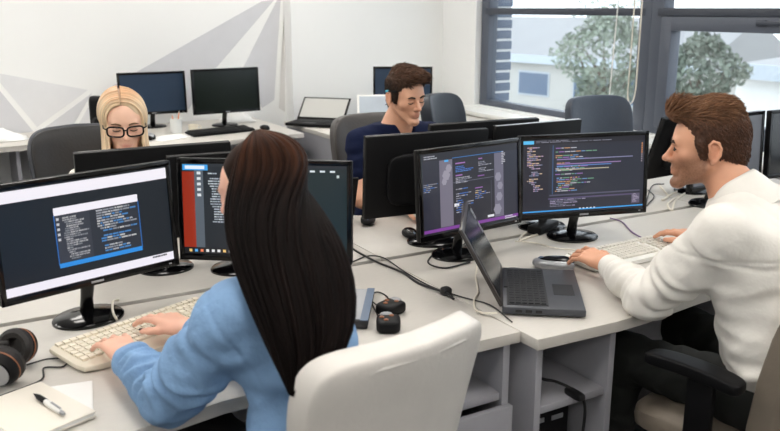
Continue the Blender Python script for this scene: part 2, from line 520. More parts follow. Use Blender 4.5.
# ================================================================== DESKS
DZ = 0.74
def desk(label, poly, panels, loc=(0, 0, 0)):
    t = thing('desk', label, 'desk', loc)
    MB().prism(poly, DZ - 0.032, DZ, bev=0.003).build('top', 'desk', t)
    for (x, y0, y1) in panels:
        MB().box((x, (y0 + y1) / 2, (DZ - 0.032) / 2), (0.022, abs(y1 - y0), DZ - 0.032)).build('side_panel', 'cabinet', t)
    xs = [p[0] for p in poly]; ys = [p[1] for p in poly]
    yb = 2.295 if min(ys) < 2.3 else 2.365
    if min(ys) < 4:
        MB().box(((min(xs) + max(xs)) / 2, yb, 0.48), (max(xs) - min(xs) - 0.08, 0.016, 0.38)).build('modesty_panel', 'cabinet', t)
    return t
desk('pale grey desk in front of the woman in the denim shirt',
     [(-0.30, 2.315), (-0.30, 1.50), (0.0, 1.515), (0.3, 1.565), (0.5, 1.60), (0.8, 1.603), (1.1, 1.59), (1.319, 1.584), (1.319, 2.315)], [(-0.27, 1.6, 2.28)])
desk('pale grey wave edged desk in front of the man in the white shirt',
     [(1.322, 2.315), (1.322, 1.516), (1.60, 1.507), (1.72, 1.512), (1.84, 1.528), (1.97, 1.544), (2.2, 1.56), (2.5, 1.555), (2.75, 1.53), (2.92, 1.516), (2.92, 2.315)],
     [(2.89, 1.6, 2.28)])
desk('pale desk beyond the man in white, ending at the window wall',
     [(2.925, 2.315), (2.925, 1.516), (3.72, 1.516), (3.72, 2.315)], [(3.69, 1.6, 2.28)])
desk('pale desk the blonde woman in glasses sits at',
     [(-0.30, 2.345), (1.319, 2.345), (1.319, 3.06), (1.0, 3.06), (0.6, 3.03), (0.2, 3.06), (-0.30, 3.12)], [(-0.27, 2.4, 3.0), (1.29, 2.4, 3.0)])
desk('pale desk the young man in the navy shirt sits at',
     [(1.322, 2.345), (2.92, 2.345), (2.92, 3.12), (2.4, 3.08), (1.9, 2.86), (1.6, 2.86), (1.322, 3.06)], [(2.89, 2.4, 3.0)])
desk('pale desk behind the centre monitors, next to the window wall',
     [(2.925, 2.345), (3.72, 2.345), (3.72, 3.12), (2.925, 3.12)], [(3.69, 2.4, 3.0)])
tray = MB().box((1.7, 2.33, 0.66), (3.9, 0.05, 0.012)).box((1.7, 2.308, 0.69), (3.9, 0.006, 0.03)).box((1.7, 2.352, 0.69), (3.9, 0.006, 0.03))
tag(tray.build('cable_tray', 'black_matte'), 'black cable tray under the slit between the two desk rows', 'cable tray')
# back wall desks
desk('long pale desk along the mural wall carrying two dark monitors',
     [(-1.2, 6.14), (-1.2, 5.50), (0.2, 5.52), (0.6, 5.56), (0.9, 5.35), (1.24, 5.12), (1.7, 5.10), (2.28, 5.14), (2.28, 6.14)], [(-1.15, 5.6, 6.1), (2.25, 5.2, 6.1), (0.5, 5.6, 6.1)])
desk('pale side desk by the white column with an open laptop on it',
     [(2.40, 5.78), (2.40, 4.75), (3.38, 4.75), (3.38, 5.78)], [(2.42, 4.78, 5.75), (3.36, 4.78, 5.75)])
desk('low pale desk under the window behind the navy chair',
     [(3.40, 5.9), (3.40, 4.0), (3.85, 4.0), (3.85, 5.9)], [(3.42, 4.05, 5.85)])

# ================================================================== shelf units under desks
def shelf_unit(label, x0, x1, yf, depth, shelves, drawer=None):
    t = thing('shelf_unit', label, 'shelf unit', (x0, yf, 0))
    w = x1 - x0; top = DZ - 0.034; th = 0.022
    MB().box((th / 2, depth / 2, top / 2), (th, depth, top), 0.001).build('side_panel', 'cabinet', t)
    MB().box((w - th / 2, depth / 2, top / 2), (th, depth, top), 0.001).build('side_panel', 'cabinet', t)
    MB().box((w / 2, depth - 0.006, top / 2), (w - 2 * th, 0.01, top)).build('back_panel', 'cabinet', t)
    for z in shelves:
        MB().box((w / 2, depth / 2, z), (w - 2 * th, depth - 0.02, 0.022), 0.001).build('shelf', 'cabinet', t)
    if drawer:
        d = MB().box((w / 2, -0.012, drawer[0]), (w, 0.02, drawer[1]), 0.002).build('drawer', 'cabinet', t)
        MB().box((w / 2, -0.028, drawer[0] + drawer[1] / 2 - 0.05), (0.12, 0.012, 0.012), 0.003).build('handle', 'chrome', d)
    return t
shelf_unit('grey drawer unit with an open top shelf beside the white chair', 0.93, 1.298, 1.60, 0.5, [0.55, 0.06], (0.29, 0.48))
shelf_unit('grey open shelf unit under the corner beneath the laptop', 1.345, 1.635, 1.545, 0.55, [0.505, 0.06])
pcb = thing('computer_case', 'black desktop computer case on the lower shelf with silver stickers', 'computer', (1.445, 1.585, 0.071))
MB().box((0, 0.22, 0.20), (0.15, 0.42, 0.395), 0.006).build('case', 'black_plastic', pcb)
for (dx, dz) in ((-0.04, 0.375), (0.03, 0.372)):
    MB().box((dx, 0.009, dz), (0.042, 0.003, 0.014)).build('sticker', 'silver', pcb)
c = MB().tube(smooth_path([(1.37, 2.05, 0.70), (1.40, 1.85, 0.62), (1.43, 1.66, 0.56), (1.47, 1.60, 0.55), (1.505, 1.57, 0.53), (1.52, 1.535, 0.50), (1.515, 1.53, 0.40), (1.50, 1.53, 0.25), (1.47, 1.53, 0.10)]), 0.0045, 8)
c.build('cable_run', 'cable_black')
o = bpy.data.objects['cable_run']; o.name = 'cable'
tag(o, 'black power cable hanging over the shelf below the laptop corner', 'cable')
MB().sq((1.50, 1.555, 0.524), (0.014, 0.035, 0.011), 0.5, 0.5, 16, 10).build('plug', 'cable_black', o)

# ================================================================== MONITORS
MW, MH = 0.500, 0.305
def content_mesh(rects, w, h, parent, zoff=0.0):
    """flat print of a lit screen: rects (u0, v0, u1, v1, colour) with v downwards, each a hair above the last"""
    V = []; Fc = []; C = []
    for i, (u0, v0, u1, v1, c) in enumerate(rects):
        y = -0.00012 * (1 + min(i, 6)) if i < 7 else -0.0009
        b = len(V)
        for u, v in ((u0, v1), (u1, v1), (u1, v0), (u0, v0)):
            V.append(((u - 0.5) * w, y, (0.5 - v) * h)); C.append(lin(c))
        Fc.append((b, b + 1, b + 2, b + 3))
    return np_mesh('screen_print', np.array(V), np.array(Fc), 'screen_emit', parent, col=np.array(C), angle=None)

def monitor(label, x, y, rz_deg, rects=None, tilt=4, screen_mat='screen_off', w=MW, h=MH, z0=0.098, base_r=0.098, deskz=DZ, back=False, logo=True, base_dy=0.055, silver_edge=False):
    t = thing('monitor', label, 'monitor', (x, y, deskz), math.radians(rz_deg))
    T = Matrix.Translation((0, 0, z0 + h / 2)) @ Matrix.Rotation(math.radians(-tilt), 4, 'X')
    body = MB()
    body.box((0, 0.011, 0), (w, 0.022, h), 0.004, T)
    body.sq((0, 0.022, -h * 0.05), (w * 0.34, 0.016, h * 0.32), 0.4, 0.25, 32, 12, T=T)
    pan = body.build('panel', 'black_plastic', t)
    bz = MB(); b = 0.015; bb = 0.020
    bz.box((0, -0.002, h / 2 - b / 2), (w, 0.006, b), 0.0015, T); bz.box((0, -0.002, -h / 2 + bb / 2), (w, 0.006, bb), 0.0015, T)
    bz.box((-w / 2 + b / 2, -0.002, 0), (b, 0.006, h), 0.0015, T); bz.box((w / 2 - b / 2, -0.002, 0), (b, 0.006, h), 0.0015, T)
    bz.build('bezel', 'black_gloss', t)
    if silver_edge:
        MB().box((0, 0.0115, h / 2 + 0.0005), (w * 0.98, 0.012, 0.002), 0, T).build('edge_strip', 'silver', t)
    sw, sh = w - 2 * b, h - b - bb
    sc = MB().box((0, -0.0002, (bb - b) / 2), (sw, 0.0012, sh), 0, T).build('screen', screen_mat, t)
    if rects:
        o = content_mesh(rects, sw, sh, sc)
        o.matrix_local = T @ Matrix.Translation((0, -0.0011, (bb - b) / 2))
    if logo:
        MB().box((0, -0.0055, -h / 2 + bb / 2), (0.035, 0.001, 0.006), 0, T).build('badge', 'silver', t)
        MB().box((w / 2 - 0.03, -0.0055, -h / 2 + bb / 2), (0.008, 0.001, 0.004), 0, T).build('power_light', 'silver', t)
    nk = MB()
    nk.tube([(0, base_dy + 0.02, 0.008), (0, base_dy + 0.01, 0.06), (0, 0.042, 0.14), (0, 0.036, 0.19)], [0.020, 0.017, 0.020, 0.024], 14)
    nk.build('neck', 'black_gloss', t)
    S = Matrix.Translation((0, base_dy + 0.01, 0)) @ Matrix.Diagonal((1.0, 0.86, 1.0, 1.0))
    MB().lathe([(0.012, 0.0), (base_r, 0.0), (base_r, 0.006), (base_r * 0.93, 0.012), (base_r * 0.5, 0.017), (0.024, 0.022)], 40, S).build('base', 'black_gloss', t)
    return t

WHT, GREY = (244, 240, 248), (120, 124, 134)
def code(rects, u0, v0, u1, v1, n, cols, seed, indent=0.05, lh=0.55, dens=0.8, blanks=0.15):
    rg = random.Random(seed); dv = (v1 - v0) / n; ind = 0
    for i in range(n):
        if rg.random() < blanks: continue
        ind = max(0, min(4, ind + rg.choice((-1, 0, 0, 1))))
        u = u0 + ind * indent * (u1 - u0); end = u0 + (u1 - u0) * rg.uniform(0.25, 1.0) * dens
        v = v0 + i * dv
        while u < end:
            l = rg.uniform(0.03, 0.16) * (u1 - u0)
            rects.append((u, v, min(u + l, u1), v + dv * lh, rg.choice(cols)))
            u += l + 0.015 * (u1 - u0)

# denim woman's left screen
r = [(0, 0, 1, 1, (13, 24, 33)), (0, 0.015, 1, 0.125, WHT), (0, 0.915, 1, 1, (240, 236, 246)), (0.30, 0.24, 0.80, 0.83, (38, 44, 54)),
     (0.30, 0.24, 0.80, 0.315, WHT), (0.305, 0.315, 0.50, 0.78, (52, 56, 66)), (0.30, 0.785, 0.80, 0.83, (40, 140, 222)), (0.297, 0.31, 0.302, 0.8, (40, 110, 190)), (0.798, 0.31, 0.803, 0.8, (40, 110, 190))]
code(r, 0.345, 0.34, 0.49, 0.77, 20, [(150, 150, 156), (120, 124, 130), (170, 170, 172)], 3, 0.06, 0.7, 1.0, 0.0)
code(r, 0.54, 0.33, 0.79, 0.77, 17, [(170, 172, 178), (140, 144, 152), (70, 130, 190), (190, 190, 190)], 5, 0.06, 0.6, 0.95, 0.18)
for k in range(5): r.append((0.31, 0.34 + k * 0.05, 0.325, 0.365 + k * 0.05, (200, 200, 205)))
code(r, 0.86, 0.925, 0.98, 0.955, 1, [(60, 60, 70)], 4, 0, 0.6, 1, 0)
monitor('large monitor at the far left with a small code window on dark desktop', 0.352, 2.20, 15.5, r, tilt=3, z0=0.118)
# denim woman's right screen
r = [(0, 0, 1, 1, (22, 38, 40)), (0.0, 0.0, 1, 0.035, (34, 40, 46)), (0.0, 0.09, 0.075, 0.93, (150, 44, 22)), (0.075, 0.035, 0.13, 0.93, (84, 94, 104)),
     (0.13, 0.035, 0.30, 0.93, (20, 30, 38)), (0.0, 0.93, 1, 1.0, (14, 18, 24)), (0.005, 0.012, 0.16, 0.075, (60, 160, 230)), (0.02, 0.025, 0.14, 0.062, (230, 240, 250))]
code(r, 0.15, 0.10, 0.36, 0.66, 20, [(190, 200, 205), (150, 160, 168), (170, 178, 190)], 8, 0.05, 0.5, 0.9, 0.1)
for k in range(5): r.append((0.092, 0.09 + k * 0.06, 0.115, 0.12 + k * 0.06, (220, 226, 230)))
for k in range(12): r.append((0.03 + k * 0.035, 0.95, 0.048 + k * 0.035, 0.98, random.choice([(230, 230, 230), (90, 170, 230), (240, 200, 120), (240, 130, 90)])))
for k in range(6): r.append((0.60 + k * 0.06, 0.052, 0.63 + k * 0.06, 0.072, (225, 230, 235)))
r += [(0.94, 0.10, 0.955, 0.13, (200, 210, 210)), (0.94, 0.84, 0.96, 0.88, (235, 235, 235)), (0.935, 0.885, 0.965, 0.905, (235, 235, 235))]
monitor('dark green screened monitor partly hidden by the long dark hair', 0.836, 2.185, -36, r, tilt=4, z0=0.110, w=0.52)
# man's left screen
r = [(0, 0, 1, 1, (37, 40, 54)), (0, 0, 1, 0.09, (30, 32, 42)), (0.17, 0.10, 0.30, 0.93, (112, 108, 124)), (0.74, 0.10, 0.84, 0.93, (104, 102, 120)),
     (0.30, 0.10, 0.74, 0.93, (33, 34, 44)), (0, 0.935, 1, 0.975, (124, 62, 150)), (0, 0.975, 1, 1, (26, 28, 36)), (0.30, 0.395, 0.73, 0.40, (110, 112, 130)), (0.70, 0.44, 0.705, 0.85, (70, 72, 86)), (0.30, 0.085, 0.84, 0.092, (50, 120, 190))]
def hexa(rects, u, v, s, c):
    for k in range(-3, 4):
        q = s * 1.6 * (1 - abs(k) / 7.0) * 0.55
        rects.append((u - q, v + k * s * 0.38, u + q, v + (k + 1) * s * 0.38, c))
for (u, v, s) in ((0.235, 0.28, 0.045), (0.262, 0.20, 0.035), (0.215, 0.36, 0.03)): hexa(r, u, v, s, (150, 146, 160))
for (u, v, s) in ((0.79, 0.66, 0.04), (0.77, 0.82, 0.05), (0.80, 0.52, 0.035), (0.78, 0.40, 0.04)): hexa(r, u, v, s, (140, 138, 154))
code(r, 0.02, 0.03, 0.20, 0.08, 2, [(170, 172, 180)], 11, 0, 0.5, 1, 0)
r += [(0.33, 0.155, 0.43, 0.170, (160, 110, 180)), (0.33, 0.305, 0.40, 0.320, (160, 110, 180)), (0.57, 0.135, 0.61, 0.148, (160, 110, 180)), (0.56, 0.352, 0.63, 0.364, (140, 90, 165)), (0.53, 0.502, 0.61, 0.514, (150, 100, 175)),
      (0.31, 0.66, 0.36, 0.70, (225, 225, 230)), (0.66, 0.885, 0.73, 0.915, (225, 225, 230)), (0.22, 0.10, 0.26, 0.125, (80, 170, 230))]
code(r, 0.33, 0.20, 0.54, 0.28, 4, [(60, 110, 190), (80, 130, 200)], 12, 0, 0.5, 1, 0)
code(r, 0.33, 0.34, 0.53, 0.42, 4, [(170, 170, 180), (120, 124, 140)], 13, 0, 0.5, 0.9, 0)
code(r, 0.57, 0.16, 0.73, 0.32, 8, [(170, 170, 180), (120, 124, 140)], 14, 0, 0.5, 0.9, 0.2)
code(r, 0.33, 0.48, 0.53, 0.80, 11, [(170, 170, 180), (60, 110, 190), (140, 140, 150)], 15, 0, 0.4, 0.9, 0.25)
code(r, 0.53, 0.54, 0.69, 0.66, 5, [(150, 150, 164), (60, 110, 190), (220, 190, 130)], 16, 0, 0.4, 0.9, 0.1)
code(r, 0.01, 0.37, 0.16, 0.48, 5, [(60, 120, 200), (170, 172, 180), (150, 150, 160)], 17, 0, 0.4, 0.95, 0.1)
code(r, 0.82, 0.09, 0.86, 0.26, 8, [(190, 190, 196)], 18, 0, 0.5, 1, 0)
code(r, 0.85, 0.94, 0.98, 0.99, 2, [(210, 210, 220)], 19, 0, 0.5, 1, 0)
monitor('monitor with hexagon banners and purple bar, just behind the open laptop', 1.578, 2.18, 6, r, tilt=4, w=0.455, h=0.303)
# man's right screen
r = [(0, 0, 1, 1, (41, 43, 54)), (0, 0, 1, 0.07, (30, 31, 40)), (0.0, 0.07, 0.205, 0.92, (36, 37, 48)), (0.215, 0.10, 0.97, 0.74, (40, 44, 56)), (0.215, 0.745, 0.97, 0.765, (84, 84, 104)),
     (0.0, 0.955, 1, 0.972, (60, 160, 230)), (0, 0.972, 1, 1, (24, 26, 34)), (0.0, 0.015, 0.085, 0.06, (90, 190, 240)), (0.235, 0.085, 0.242, 0.74, (60, 90, 130)), (0.90, 0.79, 0.97, 0.93, (92, 86, 108)), (0.205, 0.79, 0.90, 0.81, (86, 78, 110))]
code(r, 0.015, 0.10, 0.16, 0.70, 26, [(150, 150, 170), (190, 160, 190), (120, 130, 160), (210, 180, 150)], 21, 0.12, 0.55, 1.0, 0.0)
code(r, 0.26, 0.12, 0.62, 0.72, 24, [(190, 190, 200), (110, 150, 200), (200, 150, 110), (150, 110, 180), (110, 160, 130)], 22, 0.03, 0.45, 0.9, 0.25)
r += [(0.27, 0.272, 0.90, 0.285, (130, 130, 165)), (0.27, 0.335, 0.80, 0.348, (150, 120, 170)), (0.27, 0.36, 0.72, 0.373, (90, 130, 190)), (0.27, 0.41, 0.70, 0.423, (180, 170, 150))]
code(r, 0.22, 0.815, 0.60, 0.92, 5, [(170, 160, 190), (120, 120, 140)], 23, 0, 0.45, 0.8, 0.1)
code(r, 0.91, 0.80, 0.965, 0.92, 6, [(180, 170, 190)], 24, 0, 0.5, 1, 0)
code(r, 0.10, 0.02, 0.72, 0.055, 2, [(150, 150, 165), (120, 120, 135)], 25, 0, 0.4, 1, 0)
for k in range(9): r.append((0.972, 0.10 + k * 0.03, 0.982, 0.12 + k * 0.03, (210, 140, 90) if k < 5 else (150, 140, 150)))
for k in range(5): r.append((0.46 + k * 0.03, 0.945, 0.475 + k * 0.03, 0.958, (230, 235, 240)))
monitor('monitor full of coloured code on a dark editor, facing the man in white', 2.06, 2.155, -15, r, tilt=4, w=0.515)

# backs of the far row and the dark spare screens
monitor('black monitor seen from behind, hiding the blonde woman\'s chin', 0.645, 2.665, 180 - 2, None, tilt=5, logo=False, base_r=0.09, z0=0.100)
monitor('black monitor back between the blonde woman\'s monitor and the dark hair', 0.865, 2.545, 180 - 7, None, tilt=5, logo=False, w=0.42, h=0.275, z0=0.112)
monitor('black monitor back hiding the arms of the young man in navy', 1.592, 2.495, 180 - 5.5, None, tilt=4, logo=False, silver_edge=False)
monitor('black monitor back peeking out above the hexagon bannered monitor', 1.955, 2.64, 180 - 6, None, tilt=5, logo=False)
monitor('thin edged monitor back in front of the slate blue chair', 2.075, 2.455, 180 - 1, None, tilt=4, logo=False, silver_edge=True, w=0.42, h=0.27, z0=0.14)
monitor('black monitor just left of the white shirted man\'s face, leaning back', 3.12, 2.60, 180 + 4, None, tilt=17, logo=False, z0=0.065)
monitor('grey screened monitor behind the head of the man in white', 2.97, 2.25, 4, None, tilt=3, screen_mat='screen_reflect_grey')
monitor('monitor at the right frame edge beside the grey screened one', 3.485, 2.24, -2, None, tilt=3, screen_mat='screen_off')
monitor('blue tinted dark monitor on the mural wall desk, left of the pair', 1.45, 5.90, -2, None, tilt=2, screen_mat='screen_blue', w=0.475, h=0.30, z0=0.10)
monitor('black green monitor on the mural wall desk, right of the pair', 1.935, 5.72, 3, None, tilt=2, screen_mat='screen_green', w=0.51, h=0.32, z0=0.10)
monitor('dark monitor standing behind the young man in navy', 3.20, 5.35, -33, None, tilt=3, screen_mat='screen_blue', w=0.45, h=0.28, z0=0.13)

# ================================================================== LAPTOPS
def laptop(label, hinge_l, hinge_r, depth, open_deg, z=DZ, body='laptop_grey', lid='laptop_lid', screen='screen_off', lid_h=None, stickers=False, thick=0.022):
    """hinge_l / hinge_r: hinge ends as seen by its user; the base reaches out towards the user"""
    hl, hr = Vector((*hinge_l, 0)), Vector((*hinge_r, 0))
    c = (hl + hr) / 2; w = (hr - hl).length
    rz = math.atan2((hr - hl).y, (hr - hl).x)
    t = thing('laptop', label, 'laptop', (c.x, c.y, z), rz)
    MB().box((0, -depth / 2, 0.006 + thick / 2), (w, depth, thick), 0.005).build('base', body, t)
    MB().box((0, -depth * 0.31, 0.0065 + thick), (w * 0.90, depth * 0.50, 0.002)).build('key_well', 'laptop_key', t)
    k = MB()
    for row in range(6):
        for q in range(15):
            k.box((-w * 0.43 + (q + 0.5) * w * 0.86 / 15, -depth * 0.08 - (row + 0.5) * depth * 0.46 / 6, 0.009 + thick), (w * 0.86 / 15 * 0.82, depth * 0.46 / 6 * 0.78, 0.003))
    ko = k.build('keys', 'laptop_key', t, None); ko['kind'] = 'stuff'
    MB().box((-w * 0.05, -depth * 0.78, 0.0062 + thick), (w * 0.26, depth * 0.26, 0.001)).build('touchpad', 'laptop_key', t)
    MB().box((w * 0.2, -0.012, 0.008 + thick), (w * 0.5, 0.012, 0.004)).build('speaker_strip', 'laptop_key', t)
    port = MB()
    for q in (0.2, 0.32, 0.44): port.box((-w / 2 - 0.0005, -depth * q, 0.006 + thick * 0.5), (0.002, 0.018, 0.008))
    port.build('port', 'black_matte', t)
    lh = lid_h or depth * 0.98
    T = Matrix.Translation((0, -0.004, 0.008 + thick)) @ Matrix.Rotation(math.radians(90 - open_deg), 4, 'X')
    ld = MB().box((0, 0.006, lh / 2), (w, 0.012, lh), 0.004, T).build('lid', lid, t)
    MB().box((0, -0.0006, lh / 2 + 0.004), (w - 0.03, 0.0012, lh - 0.035), 0, T).build('screen', screen, t)
    MB().tube([(-w * 0.38, 0.004, 0.006 + thick), (w * 0.38, 0.004, 0.006 + thick)], 0.007, 10).build('hinge', 'black_plastic', t)
    if stickers:
        for (sx, sz) in ((0.30, 0.82), (0.30, 0.62)):
            MB().box((w * (sx + 0.12), -0.0016, lh * sz), (0.03, 0.001, 0.035), 0, T).build('sticker', 'silver', ld)
    return t
laptop('open grey laptop on the seam between the two near desks', (1.345, 1.70), (1.565, 1.99), 0.232, 119, stickers=True, lid_h=0.25)
laptop('white screened laptop open on the side desk by the column', (2.455, 5.66), (2.715, 5.38), 0.22, 136, body='black_plastic', lid='black_plastic', screen='b_wall')
laptop('half hidden laptop with a pale blue screen behind the young man in navy', (2.71, 5.16), (3.00, 5.02), 0.22, 108, body='white_plastic', lid='white_plastic', screen='b_eave')
laptop('dark laptop back poking up right of the green screened monitor', (1.47, 2.84), (1.135, 2.90), 0.2, 112, lid='black_plastic', body='black_plastic', lid_h=0.18)

# ================================================================== KEYBOARDS, MICE, SMALL THINGS
def keyboard(label, x, y, rz, w=0.46, d=0.165, bodym='kb_beige', keym='kb_key', curved=0.0, z=DZ):
    t = thing('keyboard', label, 'keyboard', (x, y, z), math.radians(rz))
    poly = []
    n = 14
    for k in range(n + 1):
        u = -1 + 2 * k / n
        poly.append((u * w / 2, -d / 2 - curved * (1 - u * u)))
    poly += [(w / 2 + 0.006, -d / 2 + 0.03), (w / 2 + 0.004, d / 2 - 0.012), (w / 2 - 0.012, d / 2), (-w / 2 + 0.012, d / 2), (-w / 2 - 0.004, d / 2 - 0.012), (-w / 2 - 0.006, -d / 2 + 0.03)]
    T = Matrix.Rotation(math.radians(3.0), 4, 'X')
    MB().prism(poly, 0.008, 0.022, T, bev=0.005).build('body', bodym, t)
    k = MB()
    for row in range(6):
        yy = d / 2 - 0.016 - row * 0.021 - (0.006 if row else 0)
        q = -w / 2 + 0.012
        while q < w / 2 - 0.02:
            kw = 0.019
            if row == 5 and abs(q + 0.06) < 0.012: kw = 0.10
            if row in (2, 3, 4) and q > w / 2 - 0.16 and q < w / 2 - 0.14: kw = 0.03
            if abs(q - (w / 2 - 0.115)) < 0.010 and row > 0: q += 0.02; continue
            k.box((q + kw / 2, yy, 0.025), (kw - 0.0035, 0.0165, 0.007), 0.0, T)
            q += kw
    ko = k.build('keys', keym, t, None); ko['kind'] = 'stuff'
    MB().box((w / 2 - 0.05, d / 2 - 0.012, 0.0225), (0.04, 0.006, 0.001), 0, T).build('indicator_strip', 'silver', t)
    MB().box((-w / 2 + 0.04, d / 2 - 0.02, 0.004), (0.03, 0.012, 0.010)).build('foot', bodym, t)
    MB().box((w / 2 - 0.04, d / 2 - 0.02, 0.004), (0.03, 0.012, 0.010)).build('foot', bodym, t)
    return t
keyboard('beige keyboard under the hands of the woman in denim', 0.44, 2.05, 21, 0.45, 0.165, curved=0.035)
keyboard('white keyboard under the hand of the man in white', 2.06, 1.935, 2, 0.44, 0.15, 'kb_white', 'kb_wkey', curved=0.012)
keyboard('black keyboard on the mural wall desk below the dark monitors', 1.78, 5.43, 8, 0.46, 0.15, 'black_plastic', 'black_matte')

def mouse(label, x, y, rz, mats=('silver', 'black_gloss'), s=1.0, z=DZ):
    t = thing('computer_mouse', label, 'mouse', (x, y, z), math.radians(rz))
    def df(px, py, pz): return (px * (1 - 0.12 * py / (0.055 * s)), py, pz * (1.0 - 0.25 * py / (0.055 * s)))
    MB().sq((0, 0, 0.016 * s), (0.031 * s, 0.056 * s, 0.016 * s), 0.7, 0.75, 28, 14, df).build('shell', mats[0], t)
    MB().sq((0, -0.006 * s, 0.019 * s), (0.0265 * s, 0.050 * s, 0.0175 * s), 0.8, 0.85, 24, 12, df).build('cover', mats[1], t)
    w = MB().lathe([(0.008 * s, -0.003), (0.010 * s, 0), (0.008 * s, 0.003)], 14, Matrix.Translation((0, 0.032 * s, 0.024 * s)) @ Matrix.Rotation(PI / 2, 4, 'Y'))
    w.build('wheel', 'b_glass', t)
    return t
mouse('black and silver mouse between the laptop and the white keyboard', 1.752, 1.952, 42, s=1.25)
mouse('black mouse at the foot of the navy man\'s monitor back', 1.50, 2.775, 150, ('black_plastic', 'black_gloss'), 0.95)
mouse('black mouse peeking out left below the hexagon bannered monitor', 1.545, 2.515, 170, ('black_plastic', 'black_gloss'), 0.9)
mouse('black mouse right of the black keyboard by the mural wall', 2.10, 5.42, -10, ('black_plastic', 'black_gloss'), 1.05)
mouse('small black mouse under the far hand of the man in white', 2.275, 1.925, 30, ('black_plastic', 'black_gloss'), 0.9)
mouse('grey mouse on the mural wall desk right of the blonde head', 1.27, 5.40, 20, ('black_plastic', 'silver'), 1.2)

# over-ear headphones at the left edge
hp = thing('headphones', 'black over-ear headphones lying on the desk at the left edge', 'headphones', (0.115, 1.975, DZ))
def earcup(cx, cy, cz, rz, lean, nm):
    T = Matrix.Translation((cx, cy, cz)) @ Matrix.Rotation(rz, 4, 'Z') @ Matrix.Rotation(lean, 4, 'Y')
    e = MB().lathe([(0.010, -0.030), (0.034, -0.028), (0.041, -0.018), (0.043, -0.004), (0.040, 0.0)], 28, T).build('ear_cup', 'black_plastic', hp)
    MB().lathe([(0.022, 0.0), (0.040, 0.0), (0.046, 0.008), (0.045, 0.018), (0.036, 0.024), (0.024, 0.020), (0.018, 0.006)], 28, T).build('ear_pad', 'leather_pad', e)
    MB().lathe([(0.020, -0.0295), (0.030, -0.0305), (0.030, -0.032), (0.020, -0.0325)], 28, T).build('trim_ring', 'silver', e)
    MB().lathe([(0.0430, -0.007), (0.0440, -0.006), (0.0440, -0.004), (0.0430, -0.003)], 28, T).build('rim_ring', 'gold', e)
earcup(-0.025, -0.055, 0.049, math.radians(55), math.radians(78), 'a')
earcup(0.018, 0.050, 0.049, math.radians(50), math.radians(-75), 'b')
arc = [(-0.035, -0.055, 0.06)] + [(-0.05 - 0.10 * math.sin(a), -0.0 - 0.07 * math.cos(a), 0.06 + 0.0 * a) for a in np.linspace(0.4, PI - 0.4, 9)] + [(0.0, 0.055, 0.06)]
MB().tube(smooth_path(arc, 4), 0.011, 10).build('headband', 'leather_pad', hp)
ca = MB().tube(smooth_path([(0.03, 0.02, 0.01), (0.08, 0.045, 0.004), (0.12, 0.02, 0.004), (0.105, -0.02, 0.004), (0.065, -0.005, 0.004), (0.055, -0.06, 0.004), (0.03, -0.085, 0.004), (-0.06, -0.12, 0.004)]), 0.0022, 6)
ca.build('cord', 'cable_black', hp)
# notebook, paper, pen
nb = thing('notebook', 'closed cream notebook under the pen at the left front', 'notebook', (0.126, 1.734, DZ + 0.002), math.radians(-68.7))
MB().box((0, 0, 0.003), (0.225, 0.16, 0.003), 0.001).build('back_cover', 'notebook', nb)
MB().box((0, 0, 0.008), (0.219, 0.154, 0.008)).build('pages', 'paper', nb)
MB().box((0, 0, 0.0135), (0.225, 0.16, 0.003), 0.001).build('front_cover', 'notebook', nb)
tag(MB().box((0, 0, DZ + 0.0012), (0.13, 0.19, 0.0016), 0, Matrix.Translation((0.187, 1.763, 0)) @ Matrix.Rotation(math.radians(-10), 4, 'Z')).build('paper_sheet', 'paper'),
    'white folded paper sticking out behind the cream notebook', 'paper')
pen = thing('pen', 'black and white ballpoint pen lying on the cream notebook', 'pen', (0.158, 1.728, DZ + 0.0245), math.radians(-72))
Tx = Matrix.Rotation(PI / 2, 4, 'Y')
MB().lathe([(0.006, -0.012), (0.0068, 0.0), (0.0065, 0.05), (0.004, 0.056)], 14, Tx).build('barrel', 'white_plastic', pen)
MB().lathe([(0.001, -0.068), (0.003, -0.058), (0.006, -0.045), (0.0066, -0.012)], 14, Tx).build('grip', 'black_plastic', pen)
MB().lathe([(0.004, 0.056), (0.0045, 0.064), (0.003, 0.070)], 12, Tx).build('push_button', 'silver', pen)
MB().box((0.035, 0, 0.008), (0.04, 0.004, 0.0015)).build('clip', 'silver', pen)
# small things between woman and laptop
hd = thing('external_drive', 'grey slab drive with a blue grey edge beside the long dark hair', 'drive', (0.972, 1.952, DZ), math.radians(57))
MB().box((0, 0, 0.013), (0.26, 0.16, 0.024), 0.004).build('case', 'dark_grey_plastic', hd)
MB().box((0, 0, 0.0262), (0.24, 0.14, 0.0015)).build('cover', 'silver', hd)
MB().box((0, -0.071, 0.0264), (0.26, 0.022, 0.002)).build('edge_band', 'b_glass', hd)
def earpiece(label, x, y, rz):
    t = thing('headset_pod', label, 'headset', (x, y, DZ), math.radians(rz), 'pair of black pods by the drive')
    MB().sq((0, 0, 0.017), (0.040, 0.033, 0.017), 0.45, 0.5, 24, 12).build('pod', 'black_plastic', t)
    for (dx, dy) in ((-0.016, 0.006), (0.016, -0.008), (0.004, 0.018)):
        MB().sq((dx, dy, 0.033), (0.007, 0.007, 0.004), 0.8, 0.8, 10, 6).build('stud', 'gold', t)
    MB().sq((0.030, 0.006, 0.026), (0.012, 0.02, 0.012), 0.8, 0.8, 12, 8).build('hinge', 'silver', t)
    return t
earpiece('black pod with copper studs, farther of the pair by the drive', 1.085, 1.875, 20)
earpiece('black pod with copper studs, nearer of the pair by the drive', 1.02, 1.775, 60)
